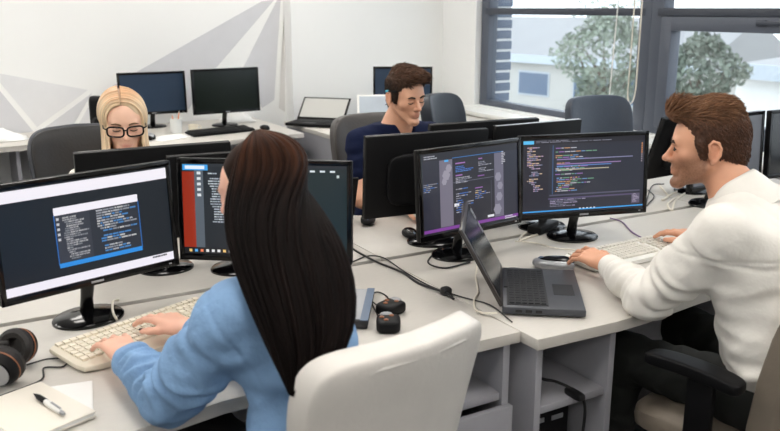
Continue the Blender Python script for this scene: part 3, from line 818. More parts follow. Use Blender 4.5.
def cable(label, pts, r, mat, plug=None):
    o = MB().tube(smooth_path(pts), r, 7).build('cable', mat)
    tag(o, label, 'cable')
    if plug is not None:
        MB().sq(plug, (0.016, 0.016, 0.013), 0.6, 0.6, 16, 10).build('ferrite', 'black_matte', o)
    return o
Z = DZ + 0.004
def zp(x, y, z=Z): return tuple(at_z(x, y, z))
cable('thin black cord looping from the drive to the black pods', [zp(368, 296), zp(378, 292), zp(388, 298), zp(380, 306, Z + .01), zp(372, 302), zp(376, 312), zp(382, 322, Z + .01)], 0.0022, 'cable_black')
cable('long black cable with a round ferrite running towards the laptop', [zp(345, 243), zp(358, 252), zp(377, 262), zp(392, 268), zp(405, 274), zp(420, 284), zp(446, 293, Z + .008), zp(454, 299)], 0.0038, 'cable_black', tuple(at_z(446, 291, DZ + 0.013)))
cable('thin black cable crossing the desk towards the laptop rear', [zp(352, 262), zp(368, 256), zp(384, 258), zp(405, 272), zp(430, 286), zp(462, 297), zp(490, 305), zp(512, 322)], 0.0022, 'cable_black')
cable('cream cable looping out of the side of the grey laptop', [zp(478, 262), zp(476, 276), zp(478, 292), zp(474, 300), zp(476, 310), zp(484, 313, Z + .004), zp(497, 313, Z + .012)], 0.0032, 'cable_white')
cable('black cable arching behind the laptop to the mouse', [zp(494, 270), zp(512, 268), zp(528, 270), zp(540, 272)], 0.0024, 'cable_black')
cable('cream cables crossing behind the code filled monitor', [zp(556, 222), zp(545, 232), zp(532, 236), zp(520, 240), zp(524, 234), zp(540, 226)], 0.004, 'cable_white')
cable('pale cable running along the desk below the code filled monitor', [zp(515, 241), zp(535, 243), zp(556, 248), zp(575, 250)], 0.0022, 'cable_white')
cable('thin purple cable from behind the monitor to the far mouse', [zp(610, 218), zp(622, 222), zp(632, 232), zp(645, 239), zp(656, 242)], 0.0026, 'cable_purple')
cable('black cable dropping behind the hexagon bannered monitor', [zp(470, 232), zp(462, 246), zp(440, 250), zp(428, 262), zp(445, 268), zp(470, 262)], 0.003, 'cable_black')
cable('cream cable tangle beside the white shirted man\'s chin', [zp(660, 186), zp(668, 196), zp(662, 200), zp(676, 192), zp(690, 189), zp(676, 200), zp(672, 210), zp(668, 204), zp(678, 196)], 0.0045, 'cable_white')
cable('black cable curl right of the code filled monitor', [zp(648, 190), zp(654, 196), zp(650, 202), zp(646, 205), zp(652, 186), zp(664, 184)], 0.0026, 'cable_black')
cable('white cable curling over the monitor foot at far left', [zp(118, 300), zp(113, 302, Z + .03), zp(113, 312, Z + .025), zp(117, 320)], 0.0035, 'cable_white')
pw = thing('power_adapter', 'flat black adapter box behind the code filled monitor', 'adapter', tuple(at_z(543, 231, DZ)), math.radians(20))
MB().box((0, 0, 0.017), (0.15, 0.06, 0.032), 0.008).build('box', 'black_plastic', pw)
MB().tube([(0.075, 0, 0.017), (0.10, 0, 0.015), (0.115, 0.005, 0.006)], 0.004, 8).build('lead', 'cable_black', pw)
# mural desk details
tag(MB().box((1.42, 5.40, DZ + 0.002), (0.28, 0.19, 0.003), 0, Matrix.Translation((1.42, 5.40, 0)) @ Matrix.Rotation(math.radians(22), 4, 'Z') @ Matrix.Translation((-1.42, -5.40, 0))).build('paper_sheet', 'paper'), 'white paper sheet left of the black keyboard by the mural', 'paper')
cup = thing('pencil_cup', 'clear cup of pencils under the blue tinted monitor', 'cup', (1.52, 5.60, DZ))
MB().lathe([(0.030, 0.0), (0.038, 0.002), (0.044, 0.10), (0.041, 0.10), (0.035, 0.006), (0.028, 0.006)], 24).build('cup', 'cup_glass', cup)
for k, (dx, dy) in enumerate(((0.02, 0.01), (-0.015, 0.0), (0.0, -0.02))):
    pcl = thing('pencil', ('long', 'middle sized', 'short')[k] + ' orange pencil standing in the clear cup', 'pencil', (1.52, 5.60, DZ), 0, 'pencils in the clear cup')
    e0, e1 = Vector((dx * 0.4, dy * 0.4, 0.012)), Vector((dx * 1.6, dy * 1.6, 0.15 - 0.02 * k))
    MB().tube([e0, e0.lerp(e1, 0.9)], 0.004, 6).build('shaft', 'pencil_orange', pcl)
    MB().tube([e0.lerp(e1, 0.9), e1], [0.004, 0.0008], 6).build('tip', 'kb_beige', pcl)
mg = thing('mug', 'small cream mug beside the pencil cup', 'mug', (1.64, 5.60, DZ))
MB().lathe([(0.024, 0), (0.032, 0.003), (0.034, 0.05), (0.031, 0.05), (0.028, 0.008), (0.02, 0.008)], 20).build('bowl', 'kb_beige', mg)
MB().tube(smooth_path([(0.032, 0, 0.042), (0.052, 0, 0.038), (0.052, 0, 0.016), (0.031, 0, 0.012)], 5), 0.004, 8).build('handle', 'kb_beige', mg)
def crumple(label, x, y, w, d, h, seed):
    rg = random.Random(seed); V = []; Fc = []; n = 9
    for i in range(n):
        for j in range(n):
            u, v = i / (n - 1) - 0.5, j / (n - 1) - 0.5
            V.append((x + u * w * (1 + 0.2 * rg.random()), y + v * d * (1 + 0.2 * rg.random()), DZ + 0.003 + max(0, h * (1 - (2 * u) ** 2) * (1 - (2 * v) ** 2)) * rg.uniform(0.6, 1.2)))
    for i in range(n - 1):
        for j in range(n - 1): Fc.append((i * n + j, (i + 1) * n + j, (i + 1) * n + j + 1, i * n + j + 1))
    o = np_mesh('paper_pile', np.array(V), np.array(Fc), 'paper', angle=None)
    md = o.modifiers.new('thick', 'SOLIDIFY'); md.thickness = 0.003; md.offset = 1
    tag(o, label, 'paper')
crumple('crumpled white paper heap on the desk right of the black green monitor', 2.08, 5.95, 0.24, 0.16, 0.07, 3)
crumple('crumpled white paper heap at the far left of the mural desk', 0.40, 5.86, 0.34, 0.2, 0.07, 4)
sp = thing('loudspeaker', 'small black upright loudspeaker just left of the blonde head', 'loudspeaker', (1.04, 5.82, DZ), math.radians(-12))
MB().sq((0, 0, 0.13), (0.045, 0.05, 0.13), 0.35, 0.4, 28, 16).build('case', 'black_plastic', sp)
MB().lathe([(0.008, -0.004), (0.03, 0.0), (0.034, 0.004), (0.012, -0.001)], 20, Matrix.Translation((0, -0.049, 0.09)) @ Matrix.Rotation(PI / 2, 4, 'X')).build('cone', 'dark_grey_plastic', sp)

# ================================================================== CHAIRS
def office_chair(label, x, y, rz, up, bw=0.235, bh=0.30, bz=0.74, by=-0.23, tilt=8, arms=True, frame='black_plastic', piping=None, taper=0.12, seat_mat=None, curve=0.05, thick=0.045, group=None, arm_z=0.675, arm_x=0.27, edge=None):
    t = thing('office_chair', label, 'chair', (x, y, 0), math.radians(rz), group)
    def sd(px, py, pz): return (px, py, pz - 0.02 * (py / 0.24) ** 2 * (1 if py > 0 else 0.2))
    MB().sq((0, 0.02, 0.455), (0.245, 0.24, 0.045), 0.45, 0.4, 40, 14, sd).build('seat', seat_mat or up, t)
    T = Matrix.Translation((0, by, bz)) @ Matrix.Rotation(math.radians(tilt), 4, 'X')
    def bd(px, py, pz):
        k = px / bw; q = pz / bh
        px2 = px * (1 - taper * (0.5 - q * 0.5)) 
        return (px2, py + curve * k * k + 0.02 * (1 - q * q), pz - 0.03 * (k * k) * (1 if q > 0 else 0) * 0.6)
    MB().sq((0, 0, 0), (bw, thick, bh), 0.30, 0.22, 56, 28, bd, T).build('backrest', up, t, 180)
    if piping:
        for yy in (-thick * 0.72,):
            pts = []
            for k in range(49):
                a = 2 * PI * k / 48
                f = lambda v, e: math.copysign(abs(v) ** e, v)
                q = bd(bw * 0.90 * f(math.cos(a), 0.35), yy * 1.0, bh * 0.92 * f(math.sin(a), 0.35))
                pts.append(q)
            MB().tube(pts, 0.006, 8, T, cap=False).build('piping', piping, t, 180)
    if edge:
        pts = []
        for k in range(49):
            a = 2 * PI * k / 48
            f = lambda v, e: math.copysign(abs(v) ** e, v)
            pts.append(bd(bw * 1.0 * f(math.cos(a), 0.3), 0, bh * 1.0 * f(math.sin(a), 0.3)))
        MB().tube(pts, 0.011, 8, T, cap=False).build('edge_trim', edge, t, 180)
    MB().tube(smooth_path([(0, -0.05, 0.40), (0, -0.24, 0.41), (0, -0.30, 0.50), (0, by - 0.05, bz - 0.05)], 5), 0.022, 10).build('back_bar', frame, t)
    MB().box((0, 0.0, 0.395), (0.22, 0.24, 0.04), 0.01).build('mechanism', frame, t)
    MB().tube([(0, 0, 0.12), (0, 0, 0.28), (0, 0, 0.281), (0, 0, 0.39)], [0.03, 0.03, 0.018, 0.018], 16).build('gas_column', 'chrome', t)
    for k in range(5):
        a = 2 * PI * k / 5 + 0.3
        d = (math.cos(a), math.sin(a))
        lg = MB().tube([(d[0] * 0.02, d[1] * 0.02, 0.12), (d[0] * 0.16, d[1] * 0.16, 0.105), (d[0] * 0.30, d[1] * 0.30, 0.078)], [0.028, 0.022, 0.016], 10).build('leg', frame, t)
        Tc = Matrix.Translation((d[0] * 0.30, d[1] * 0.30, 0.03)) @ Matrix.Rotation(a, 4, 'Z') @ Matrix.Rotation(PI / 2, 4, 'Y')
        MB().lathe([(0.020, -0.024), (0.030, -0.018), (0.030, 0.018), (0.020, 0.024)], 18, Tc).tube([(d[0] * 0.30, d[1] * 0.30, 0.03), (d[0] * 0.30, d[1] * 0.30, 0.085)], 0.008, 8).build('caster', 'black_matte', lg)
    if arms:
        for s in (-1, 1):
            def ad(px, py, pz): return (px + s * 0.012 * (py / 0.13) ** 2, py, pz - 0.004 * (py / 0.13) ** 2)
            a_ = MB().sq((s * arm_x, 0.02, arm_z), (0.035, 0.135, 0.017), 0.28, 0.4, 36, 14, ad).build('armrest', 'black_plastic', t)
            MB().box((s * arm_x, 0.0, 0.55), (0.022, 0.075, 0.24), 0.006).box((s * (arm_x - 0.045), 0.0, 0.425), (0.12, 0.075, 0.02), 0.006).build('arm_support', 'black_plastic', a_)
    return t
office_chair('white leather office chair in the foreground behind the woman in denim', 0.668, 1.44, 10, 'leather_white', bw=0.217, bh=0.30, bz=0.715, by=-0.255, tilt=9, arms=False, piping='leather_white', taper=0.22, curve=0.06, thick=0.04)
office_chair('beige upholstered chair with black armrests under the man in white', 1.925, 1.30, 8, 'leather_beige', bw=0.235, bh=0.27, bz=0.66, by=-0.235, tilt=10, curve=0.07, piping='leather_beige', thick=0.04)
office_chair('dark taupe leather chair behind the young man in navy', 1.87, 3.14, 176, 'leather_taupe', bw=0.235, bh=0.30, bz=0.79, by=-0.30, tilt=8, arms=False)
office_chair('dark chair with a pale rim behind the blonde woman', 0.60, 3.40, 186, 'leather_black', bw=0.215, bh=0.29, bz=0.80, by=-0.26, tilt=8, arms=True, edge='laptop_grey', thick=0.03)
office_chair('navy leather chair back right of the young man\'s head', 2.58, 3.62, 200, 'leather_navy', bw=0.165, bh=0.31, bz=0.81, by=-0.2, tilt=6, arms=False)
office_chair('slate blue leather chair in front of the window', 3.33, 3.25, 168, 'leather_slate', bw=0.21, bh=0.32, bz=0.775, by=-0.22, tilt=8, arms=False)

# ================================================================== PEOPLE
# bodies are grown as smooth blended solids and meshed as one continuous surface
class Field:
    def __init__(s, lo, hi, h):
        s.lo = np.array(lo, np.float32); s.h = h
        s.n = np.ceil((np.array(hi) - np.array(lo)) / h).astype(int) + 1
        s.g = np.full(s.n, 0.06, np.float32)
    def region(s, lo, hi):
        a = np.clip(np.floor((np.array(lo) - s.lo) / s.h).astype(int), 0, s.n)
        b = np.clip(np.ceil((np.array(hi) - s.lo) / s.h).astype(int) + 1, 0, s.n)
        if np.any(b <= a): return None
        sl = tuple(slice(i, j) for i, j in zip(a, b))
        ax = [s.lo[k] + s.h * np.arange(a[k], b[k], dtype=np.float32) for k in range(3)]
        return sl, ax[0][:, None, None], ax[1][None, :, None], ax[2][None, None, :]
    def put(s, sl, d, k, sub=False):
        a = s.g[sl]
        if sub:
            d = -d
            if k > 0:
                h = np.maximum(k - np.abs(a - d), 0) / k
                s.g[sl] = np.maximum(a, d) + h * h * k * 0.25
            else: s.g[sl] = np.maximum(a, d)
        else:
            if k > 0:
                h = np.maximum(k - np.abs(a - d), 0) / k
                s.g[sl] = np.minimum(a, d) - h * h * k * 0.25
            else: s.g[sl] = np.minimum(a, d)
    def cap(s, p0, p1, r0, r1, k=0.02, sub=False, wr=None, flat=None):
        """tapered limb; wr = (amplitude, waves per metre, phase, skew) folds; flat = (direction, factor)"""
        p0 = np.array(p0, np.float32); p1 = np.array(p1, np.float32)
        m = max(r0, r1) * (max(1, flat[1]) if flat else 1) + k + 0.02
        R = s.region(np.minimum(p0, p1) - m, np.maximum(p0, p1) + m)
        if R is None: return
        sl, X, Y, Z = R
        d = p1 - p0; L2 = float(d @ d) + 1e-9; L = math.sqrt(L2)
        x, y, z = X - p0[0], Y - p0[1], Z - p0[2]
        t = np.clip((x * d[0] + y * d[1] + z * d[2]) / L2, 0, 1)
        qx, qy, qz = x - t * d[0], y - t * d[1], z - t * d[2]
        if flat:
            f = np.array(flat[0], float); f /= np.linalg.norm(f)
            c = qx * f[0] + qy * f[1] + qz * f[2]
            e = c * (1 / flat[1] - 1)
            qx, qy, qz = qx + e * f[0], qy + e * f[1], qz + e * f[2]
        r = r0 + (r1 - r0) * t
        if wr:
            ph = wr[2]
            w = np.sin(6.283 * (t * L * wr[1]) + ph + wr[3] * (x * 31 + z * 23 + y * 17) + 1.3 * np.sin(x * 47 + ph) + 1.1 * np.sin(z * 53 - ph))
            r = r + wr[0] * w
        s.put(sl, np.sqrt(qx * qx + qy * qy + qz * qz) - r, k, sub)
    def ell(s, c, rad, R=None, k=0.02, sub=False):
        c = np.array(c, np.float32); rad = np.array(rad, np.float32)
        m = float(rad.max()) + k + 0.015
        reg = s.region(c - m, c + m)
        if reg is None: return
        sl, X, Y, Z = reg
        x, y, z = X - c[0], Y - c[1], Z - c[2]
        if R is not None:
            x, y, z = (x * R[0, 0] + y * R[1, 0] + z * R[2, 0], x * R[0, 1] + y * R[1, 1] + z * R[2, 1], x * R[0, 2] + y * R[1, 2] + z * R[2, 2])
        k0 = np.sqrt((x / rad[0]) ** 2 + (y / rad[1]) ** 2 + (z / rad[2]) ** 2)
        k1 = np.sqrt((x / rad[0] ** 2) ** 2 + (y / rad[1] ** 2) ** 2 + (z / rad[2] ** 2) ** 2) + 1e-6
        s.put(sl, k0 * (k0 - 1) / k1, k, sub)
    def warp(s, fn):
        X, Y, Z = [s.lo[k] + s.h * np.arange(s.n[k], dtype=np.float32) for k in range(3)]
        s.g += fn(X[:, None, None], Y[None, :, None], Z[None, None, :]).astype(np.float32)
    def mesh(s):
        g = s.g
        g[0] = g[-1] = 0.05; g[:, 0] = g[:, -1] = 0.05; g[:, :, 0] = g[:, :, -1] = 0.05
        b = (g < 0)
        c = np.zeros(tuple(s.n - 1), np.int8)
        for i in (0, 1):
            for j in (0, 1):
                for k in (0, 1):
                    c += b[i:s.n[0] - 1 + i, j:s.n[1] - 1 + j, k:s.n[2] - 1 + k]
        act = (c > 0) & (c < 8)
        cells = np.argwhere(act)
        idx = np.full(c.shape, -1, np.int32); idx[act] = np.arange(len(cells))
        pos = np.zeros((len(cells), 3), np.float32); cnt = np.zeros(len(cells), np.float32)
        cor = [(i, j, k) for i in (0, 1) for j in (0, 1) for k in (0, 1)]
        val = {q: g[cells[:, 0] + q[0], cells[:, 1] + q[1], cells[:, 2] + q[2]] for q in cor}
        for p in cor:
            for ax in range(3):
                if p[ax] == 0:
                    q = list(p); q[ax] = 1; q = tuple(q)
                    va, vb = val[p], val[q]
                    m = (va < 0) != (vb < 0)
                    t = np.where(m, va / np.where(m, va - vb, 1), 0)
                    for e in range(3):
                        pos[:, e] += np.where(m, p[e] + (t if e == ax else 0), 0)
                    cnt += m
        V = s.lo + s.h * (cells + pos / np.maximum(cnt, 1)[:, None])
        Fs = []
        for ax in range(3):
            u, v = (ax + 1) % 3, (ax + 2) % 3
            a0 = [slice(None)] * 3; a1 = [slice(None)] * 3
            a0[ax] = slice(0, -1); a1[ax] = slice(1, None)
            s0, s1 = b[tuple(a0)], b[tuple(a1)]
            e = np.argwhere(s0 != s1)
            e = e[(e[:, u] > 0) & (e[:, v] > 0) & (e[:, u] < s.n[u] - 1) & (e[:, v] < s.n[v] - 1)]
            fl = s0[e[:, 0], e[:, 1], e[:, 2]]
            def I(du, dv):
                q = e.copy(); q[:, u] -= du; q[:, v] -= dv
                return idx[q[:, 0], q[:, 1], q[:, 2]]
            Q = np.stack([I(1, 1), I(0, 1), I(0, 0), I(1, 0)], 1)
            Q[~fl] = Q[~fl][:, ::-1]
            Fs.append(Q)
        Fq = np.concatenate(Fs)
        return V, Fq[(Fq >= 0).all(1)]

def relax(V, Fq, it=2, lam=0.5):
    for _ in range(it):
        acc = np.zeros_like(V); n = np.zeros(len(V), np.float32)
        for a, b in ((0, 1), (1, 2), (2, 3), (3, 0)):
            np.add.at(acc, Fq[:, a], V[Fq[:, b]]); np.add.at(n, Fq[:, a], 1)
        V = V + lam * (acc / np.maximum(n, 1)[:, None] - V)
    return V

class Frame:
    """local frame: x = the person's left, y = where they face, z = up"""
    def __init__(s, o, az, pitch=0, roll=0, sc=1.0):
        a, p, r = math.radians(az), math.radians(pitch), math.radians(roll)
        f = np.array([math.cos(a), math.sin(a), 0.0]); l = np.array([-math.sin(a), math.cos(a), 0.0]); u = np.array([0, 0, 1.0])
        f, u = f * math.cos(p) + u * math.sin(p), u * math.cos(p) - f * math.sin(p)
        l, u = l * math.cos(r) + u * math.sin(r), u * math.cos(r) - l * math.sin(r)
        s.R = np.stack([l, f, u], 1); s.o = np.array(o, float); s.s = sc
    def w(s, p): return s.o + s.R @ (np.array(p, float) * s.s)
    def W(s, P): return s.o + (np.asarray(P) * s.s) @ s.R.T
    def loc(s, V): return ((V - s.o) @ s.R) / s.s

def head(F_, H, neck, male=True, jaw=1.0, neck_r=0.056, ears=True, closed=True):
    sc = H.s; R = H.R
    E = lambda c, r, k=0.02, sub=False, Rl=None: F_.ell(H.w(c), np.array(r) * sc, R if Rl is None else R @ Rl, k * sc, sub)
    C = lambda a, b, r0, r1, k=0.02, sub=False, **kw: F_.cap(H.w(a), H.w(b), r0 * sc, r1 * sc, k * sc, sub, **kw)
    F_.cap(H.w((0, -0.032, -0.045)), neck, neck_r * sc, neck_r * sc * 1.06, 0.03 * sc)
    E((0, -0.014, 0.042), (0.074, 0.095, 0.086), 0.02)
    E((0, 0.030, 0.030), (0.064, 0.057, 0.068), 0.02)
    E((0, 0.034, -0.036), (0.0535 * jaw, 0.048, 0.060), 0.02)
    E((0, 0.064, -0.024), (0.036, 0.028, 0.030), 0.014)
    for x in (-1, 1):
        C((x * 0.054 * jaw, 0.002, -0.038), (x * 0.016 * jaw, 0.074, -0.090), 0.0125, 0.013, 0.022)
        E((x * 0.040, 0.052, -0.010), (0.023, 0.024, 0.020), 0.022)
    E((0, 0.082, -0.090), (0.022 * jaw, 0.0175, 0.0175), 0.018)
    bk = 0.0105 if male else 0.0075
    C((-0.036, 0.076, 0.030), (0.036, 0.076, 0.030), bk, bk, 0.016)
    for x in (-1, 1): E((x * 0.030, 0.0985, 0.009), (0.0165, 0.0165, 0.0125), 0.012, True)
    for x in (-1, 1): E((x * 0.031, 0.0745, 0.008), (0.0150, 0.0115, 0.0115), 0.004)
    # nose
    C((0, 0.083, 0.022), (0, 0.107, -0.016), 0.0070, 0.0085, 0.008)
    E((0, 0.109, -0.020), (0.0105, 0.0115, 0.0095), 0.008)
    for x in (-1, 1):
        E((x * 0.0125, 0.097, -0.0235), (0.0075, 0.0105, 0.0075), 0.006)
        E((x * 0.0065, 0.107, -0.0300), (0.0030, 0.0045, 0.0028), 0.002, True)
    # mouth
    E((0, 0.081, -0.050), (0.025, 0.0145, 0.020), 0.012)
    C((-0.015, 0.0915, -0.0490), (0.015, 0.0915, -0.0490), 0.0050, 0.0050, 0.006)
    C((-0.012, 0.0905, -0.0600), (0.012, 0.0905, -0.0600), 0.0062, 0.0062, 0.006)
    C((-0.021, 0.1000, -0.0545), (0.021, 0.1000, -0.0545), 0.0030, 0.0030, 0.003, True)
    E((0, 0.104, -0.073), (0.018, 0.010, 0.006), 0.008, True)
    if ears:
        for x in (-1, 1):
            ec = np.array((x * 0.075, -0.016, 0.002))
            def q(fy, fz, out): return ec + np.array((x * (0.004 + out + 0.28 * max(0, -fy)), fy, fz))
            E(ec + np.array((x * 0.002, -0.002, 0)), (0.0055, 0.015, 0.026), 0.004)
            arc = [q(0.010, 0.006, .004), q(0.012, 0.022, .003), q(0.002, 0.032, .003), q(-0.011, 0.028, .003), q(-0.017, 0.012, .003), q(-0.014, -0.006, .003), q(-0.006, -0.020, .003), q(0.002, -0.028, .002)]
            for a_, b_ in zip(arc, arc[1:]): C(a_, b_, 0.0042, 0.0042, 0.003)
            E(q(0.003, -0.026, 0.001), (0.0050, 0.008, 0.009), 0.004)
            C(q(0.012, -0.002, 0.002), q(0.010, -0.014, 0.002), 0.0048, 0.004, 0.004)
            C(q(-0.006, 0.016, 0.0), q(-0.005, -0.012, 0.0), 0.0036, 0.0036, 0.004)

def face_colours(V, H, skin, lip, beard=None, blush=0.06):
    L = H.loc(V)
    c = np.tile(np.array(lin(skin)), (len(V), 1))
    def mask(cx, cy, cz, rx, ry, rz): 
        return np.exp(-(((L[:, 0] - cx) / rx) ** 2 + ((L[:, 1] - cy) / ry) ** 2 + ((L[:, 2] - cz) / rz) ** 2))
    red = np.array(lin(skin)) * np.array([1.0, 0.80, 0.76])
    for x in (-1, 1):
        m = mask(x * 0.045, 0.075, -0.02, 0.03, 0.04, 0.025)[:, None] * blush * 6
        c = c * (1 - m) + red * m
        m = mask(x * 0.079, -0.018, 0.0, 0.012, 0.022, 0.035)[:, None] * 0.6
        c = c * (1 - m) + red * m
    m = mask(0, 0.112, -0.022, 0.016, 0.016, 0.016)[:, None] * 0.5
    c = c * (1 - m) + red * m
    if beard is not None:
        jawd = 1 / (1 + np.exp((L[:, 2] + 0.030 - 0.015 * np.abs(L[:, 0]) / 0.05) / 0.008))
        lowcut = 1 / (1 + np.exp(-(L[:, 2] + 0.125) / 0.008))
        front = 1 / (1 + np.exp(-(L[:, 1] - 0.000 ) / 0.008))
        lipm = mask(0, 0.094, -0.0555, 0.022, 0.03, 0.010)
        side = np.clip((np.abs(L[:, 0]) - 0.045) / 0.02, 0, 1) * (1 / (1 + np.exp((L[:, 2] - 0.01) / 0.006))) * np.exp(-((L[:, 1] - 0.012) / 0.016) ** 2)
        nz = np.random.default_rng(3).uniform(0.8, 1.0, len(V))
        m = np.clip((np.maximum(jawd * front * lowcut, side) * (1 - lipm)) * nz, 0, 1)[:, None] * beard[3]
        c = c * (1 - m) + np.array(lin(beard[:3])) * m
    m = mask(0, 0.095, -0.0555, 0.021, 0.012, 0.0085)[:, None] * 0.8
    c = c * (1 - m) + np.array(lin(lip)) * m
    return c

def surf(L, x, z, r=0.006):
    """foremost skin point of the face at local (x, z)"""
    q = L[(np.abs(L[:, 0] - x) < r) & (np.abs(L[:, 2] - z) < r) & (L[:, 1] > 0)]
    return float(q[:, 1].max()) if len(q) else 0.08

def face_bits(root, V, H, brow, brow_w=0.0042, lash=True, gaze=-0.5, eye=True, male=True, peek=False):
    L = H.loc(V); o = root.location
    for x in (-1, 1):
        pts = []
        for u in np.linspace(0, 1, 7):
            lx = x * (0.014 + 0.036 * u); lz = 0.027 + 0.008 * math.sin(u * PI * 0.75) - 0.004 * u
            pts.append(H.w((lx, surf(L, lx, lz) + 0.0004, lz)) - np.array(o))
        MB().tube(pts, [brow_w * 0.8 * H.s, brow_w * H.s, brow_w * H.s, brow_w * H.s, brow_w * 0.9 * H.s, brow_w * 0.7 * H.s, brow_w * 0.35 * H.s], 8).build('eyebrow', brow, root, 180)
        ec = (x * 0.031, 0.0765, 0.0095)
        if eye:
            T = Matrix.Translation(Vector(H.w(ec) - np.array(o)))
            e = MB().sq((0, 0, 0), (0.0118 * H.s,) * 3, 1, 1, 16, 10, None, T).build('eye', 'eye_white', root, 180)
            g = np.array([0, math.cos(gaze), math.sin(gaze)])
            T2 = Matrix.Translation(Vector(H.w(np.array(ec) + g * 0.0085) - np.array(o)))
            MB().sq((0, 0, 0), (0.0052 * H.s,) * 3, 1, 1, 12, 8, None, T2).build('iris', 'iris', e, 180)
        if peek:
            T = Matrix.Translation(Vector(H.w((x * 0.033, surf(L, x * 0.033, 0.007, 0.005) - 0.0022, 0.0075)) - np.array(o)))
            e = MB().sq((0, 0, 0), (0.0062 * H.s, 0.0062 * H.s, 0.0040 * H.s), 1, 1, 14, 8, None, T).build('eye', 'iris', root, 180)
            pts = []
            for u in np.linspace(0, 1, 7):
                lx = x * (0.018 + 0.028 * u); lz = 0.010 + 0.0040 * math.sin(u * PI)
                pts.append(H.w((lx, surf(L, lx, lz, 0.005) + 0.0006, lz)) - np.array(o))
            MB().tube(pts, 0.0018 * H.s, 6).build('eyelash', 'lash', root, 180)
        if lash:
            pts = []
            for u in np.linspace(0, 1, 7):
                lx = x * (0.018 + 0.027 * u); lz = 0.0055 - 0.0040 * math.sin(u * PI)
                pts.append(H.w((lx, surf(L, lx, lz, 0.005) + 0.0006, lz)) - np.array(o))
            MB().tube(pts, 0.0016 * H.s, 6).build('eyelash', 'lash', root, 180)

def hand(F_, wrist, fwd, up, side, curl=(25, 30, 18), spread=5.0, thumb=(35, 18), s=1.0, arm=None, fingers=None):
    """wrist point, direction of the fingers, back-of-hand normal; side +1 when the thumb lies towards cross(fwd, up)"""
    f = np.array(fwd, float); f /= np.linalg.norm(f)
    u = np.array(up, float); u -= f * (u @ f); u /= np.linalg.norm(u)
    x = np.cross(f, u) * side
    w = np.array(wrist, float)
    P = lambda a, b, c: w + (x * a + f * b + u * c) * s
    tips = []
    kn = [(0.029, 0.088), (0.008, 0.092), (-0.013, 0.087), (-0.032, 0.077)]
    ln = [(0.043, 0.026, 0.020), (0.047, 0.030, 0.021), (0.043, 0.028, 0.021), (0.034, 0.021, 0.019)]
    rd = [0.0088, 0.0090, 0.0085, 0.0075]
    for i, (kx, ky) in enumerate(kn):
        F_.cap(P(kx * 0.55, 0.0, 0.0), P(kx, ky, 0.004), 0.0145 * s, 0.0110 * s, 0.014 * s)
    if arm is not None: F_.cap(arm, w, 0.034 * s, 0.026 * s, 0.02 * s, flat=(u, 0.8))
    F_.ell(P(0.006, 0.035, -0.006), np.array((0.036, 0.045, 0.013)) * s, np.stack([x, f, u], 1), 0.015 * s)
    for i in range(4):
        p = P(kn[i][0], kn[i][1], 0.003); c0 = curl if fingers is None else fingers[i]
        a = math.radians(-spread * (i - 1.2)); ang = 0
        d0 = f * math.cos(a) + x * math.sin(a)
        for j in range(3):
            ang += math.radians(c0[j])
            d = d0 * math.cos(ang) - u * math.sin(ang)
            q = p + d * ln[i][j] * s
            r0 = rd[i] * (1 - 0.08 * j) * s; r1 = rd[i] * (1 - 0.08 * (j + 1)) * s
            F_.cap(p, q, r0, r1, 0.003 * s if j else 0.006 * s)
            p = q
        tips.append((p, d, rd[i] * s * 0.8))
    # thumb leaves the side of the palm near its base
    a, dn = math.radians(thumb[0]), math.radians(thumb[1])
    p = P(0.022, 0.022, -0.006)
    F_.cap(P(0.010, 0.008, -0.004), p, 0.016 * s, 0.0145 * s, 0.012 * s)
    for j, l in enumerate((0.040, 0.031, 0.025)):
        aa = a * (1 - 0.30 * j)
        d = f * math.cos(aa) + x * math.sin(aa); d = d * math.cos(dn) - u * math.sin(dn)
        q = p + d * l * s
        F_.cap(p, q, (0.0125 - 0.0017 * j) * s, (0.0112 - 0.0017 * j) * s, 0.006 * s)
        p = q
    tips.append((p, d, 0.0085 * s))
    return tips, u

def nails(root, tips, u, mat):
    for (p, d, r) in tips:
        n = u - d * (u @ d); n /= np.linalg.norm(n)
        T = Matrix.Translation(Vector(p + n * r * 0.62 + d * r * 0.3 - np.array(root.location)))
        q = np.stack([np.cross(d, n), d, n], 1)
        T = T @ Matrix(q.tolist()).to_4x4()
        MB().sq((0, 0, 0), (r * 0.68, r * 0.95, r * 0.36), 0.8, 0.7, 12, 8, None, T).build('fingernail', mat, root, 180)

def join_parts(parts):
    Vs, Fs, n = [], [], 0
    for V, Fq in parts:
        Vs.append(V); Fs.append(Fq + n); n += len(V)
    return np.concatenate(Vs), np.concatenate(Fs)

def strands(curves, radii, n=5, flat=None):
    """many tapered strands in one mesh; curves (S, M, 3), radii (S, M)"""
    C = np.asarray(curves, float); Rr = np.asarray(radii, float)
    S, Mn, _ = C.shape
    d = np.gradient(C, axis=1); d /= np.linalg.norm(d, axis=2, keepdims=True) + 1e-9
    u = np.zeros_like(C)
    q = np.cross(d[:, 0], np.array([0.31, 0.77, 0.55])); u[:, 0] = q / (np.linalg.norm(q, axis=1, keepdims=True) + 1e-9)
    for i in range(1, Mn):
        q = u[:, i - 1] - d[:, i] * (u[:, i - 1] * d[:, i]).sum(1, keepdims=True)
        u[:, i] = q / (np.linalg.norm(q, axis=1, keepdims=True) + 1e-9)
    v = np.cross(d, u)
    a = np.arange(n) * 2 * PI / n
    ring = C[:, :, None] + Rr[:, :, None, None] * (u[:, :, None] * np.cos(a)[None, None, :, None] + v[:, :, None] * np.sin(a)[None, None, :, None])
    V = ring.reshape(-1, 3)
    s_, m_, k_ = np.meshgrid(np.arange(S), np.arange(Mn - 1), np.arange(n), indexing='ij')
    i0 = (s_ * Mn + m_) * n + k_; i1 = (s_ * Mn + m_) * n + (k_ + 1) % n
    Fq = np.stack([i0, i1, i1 + n, i0 + n], -1).reshape(-1, 4)
    return V, Fq

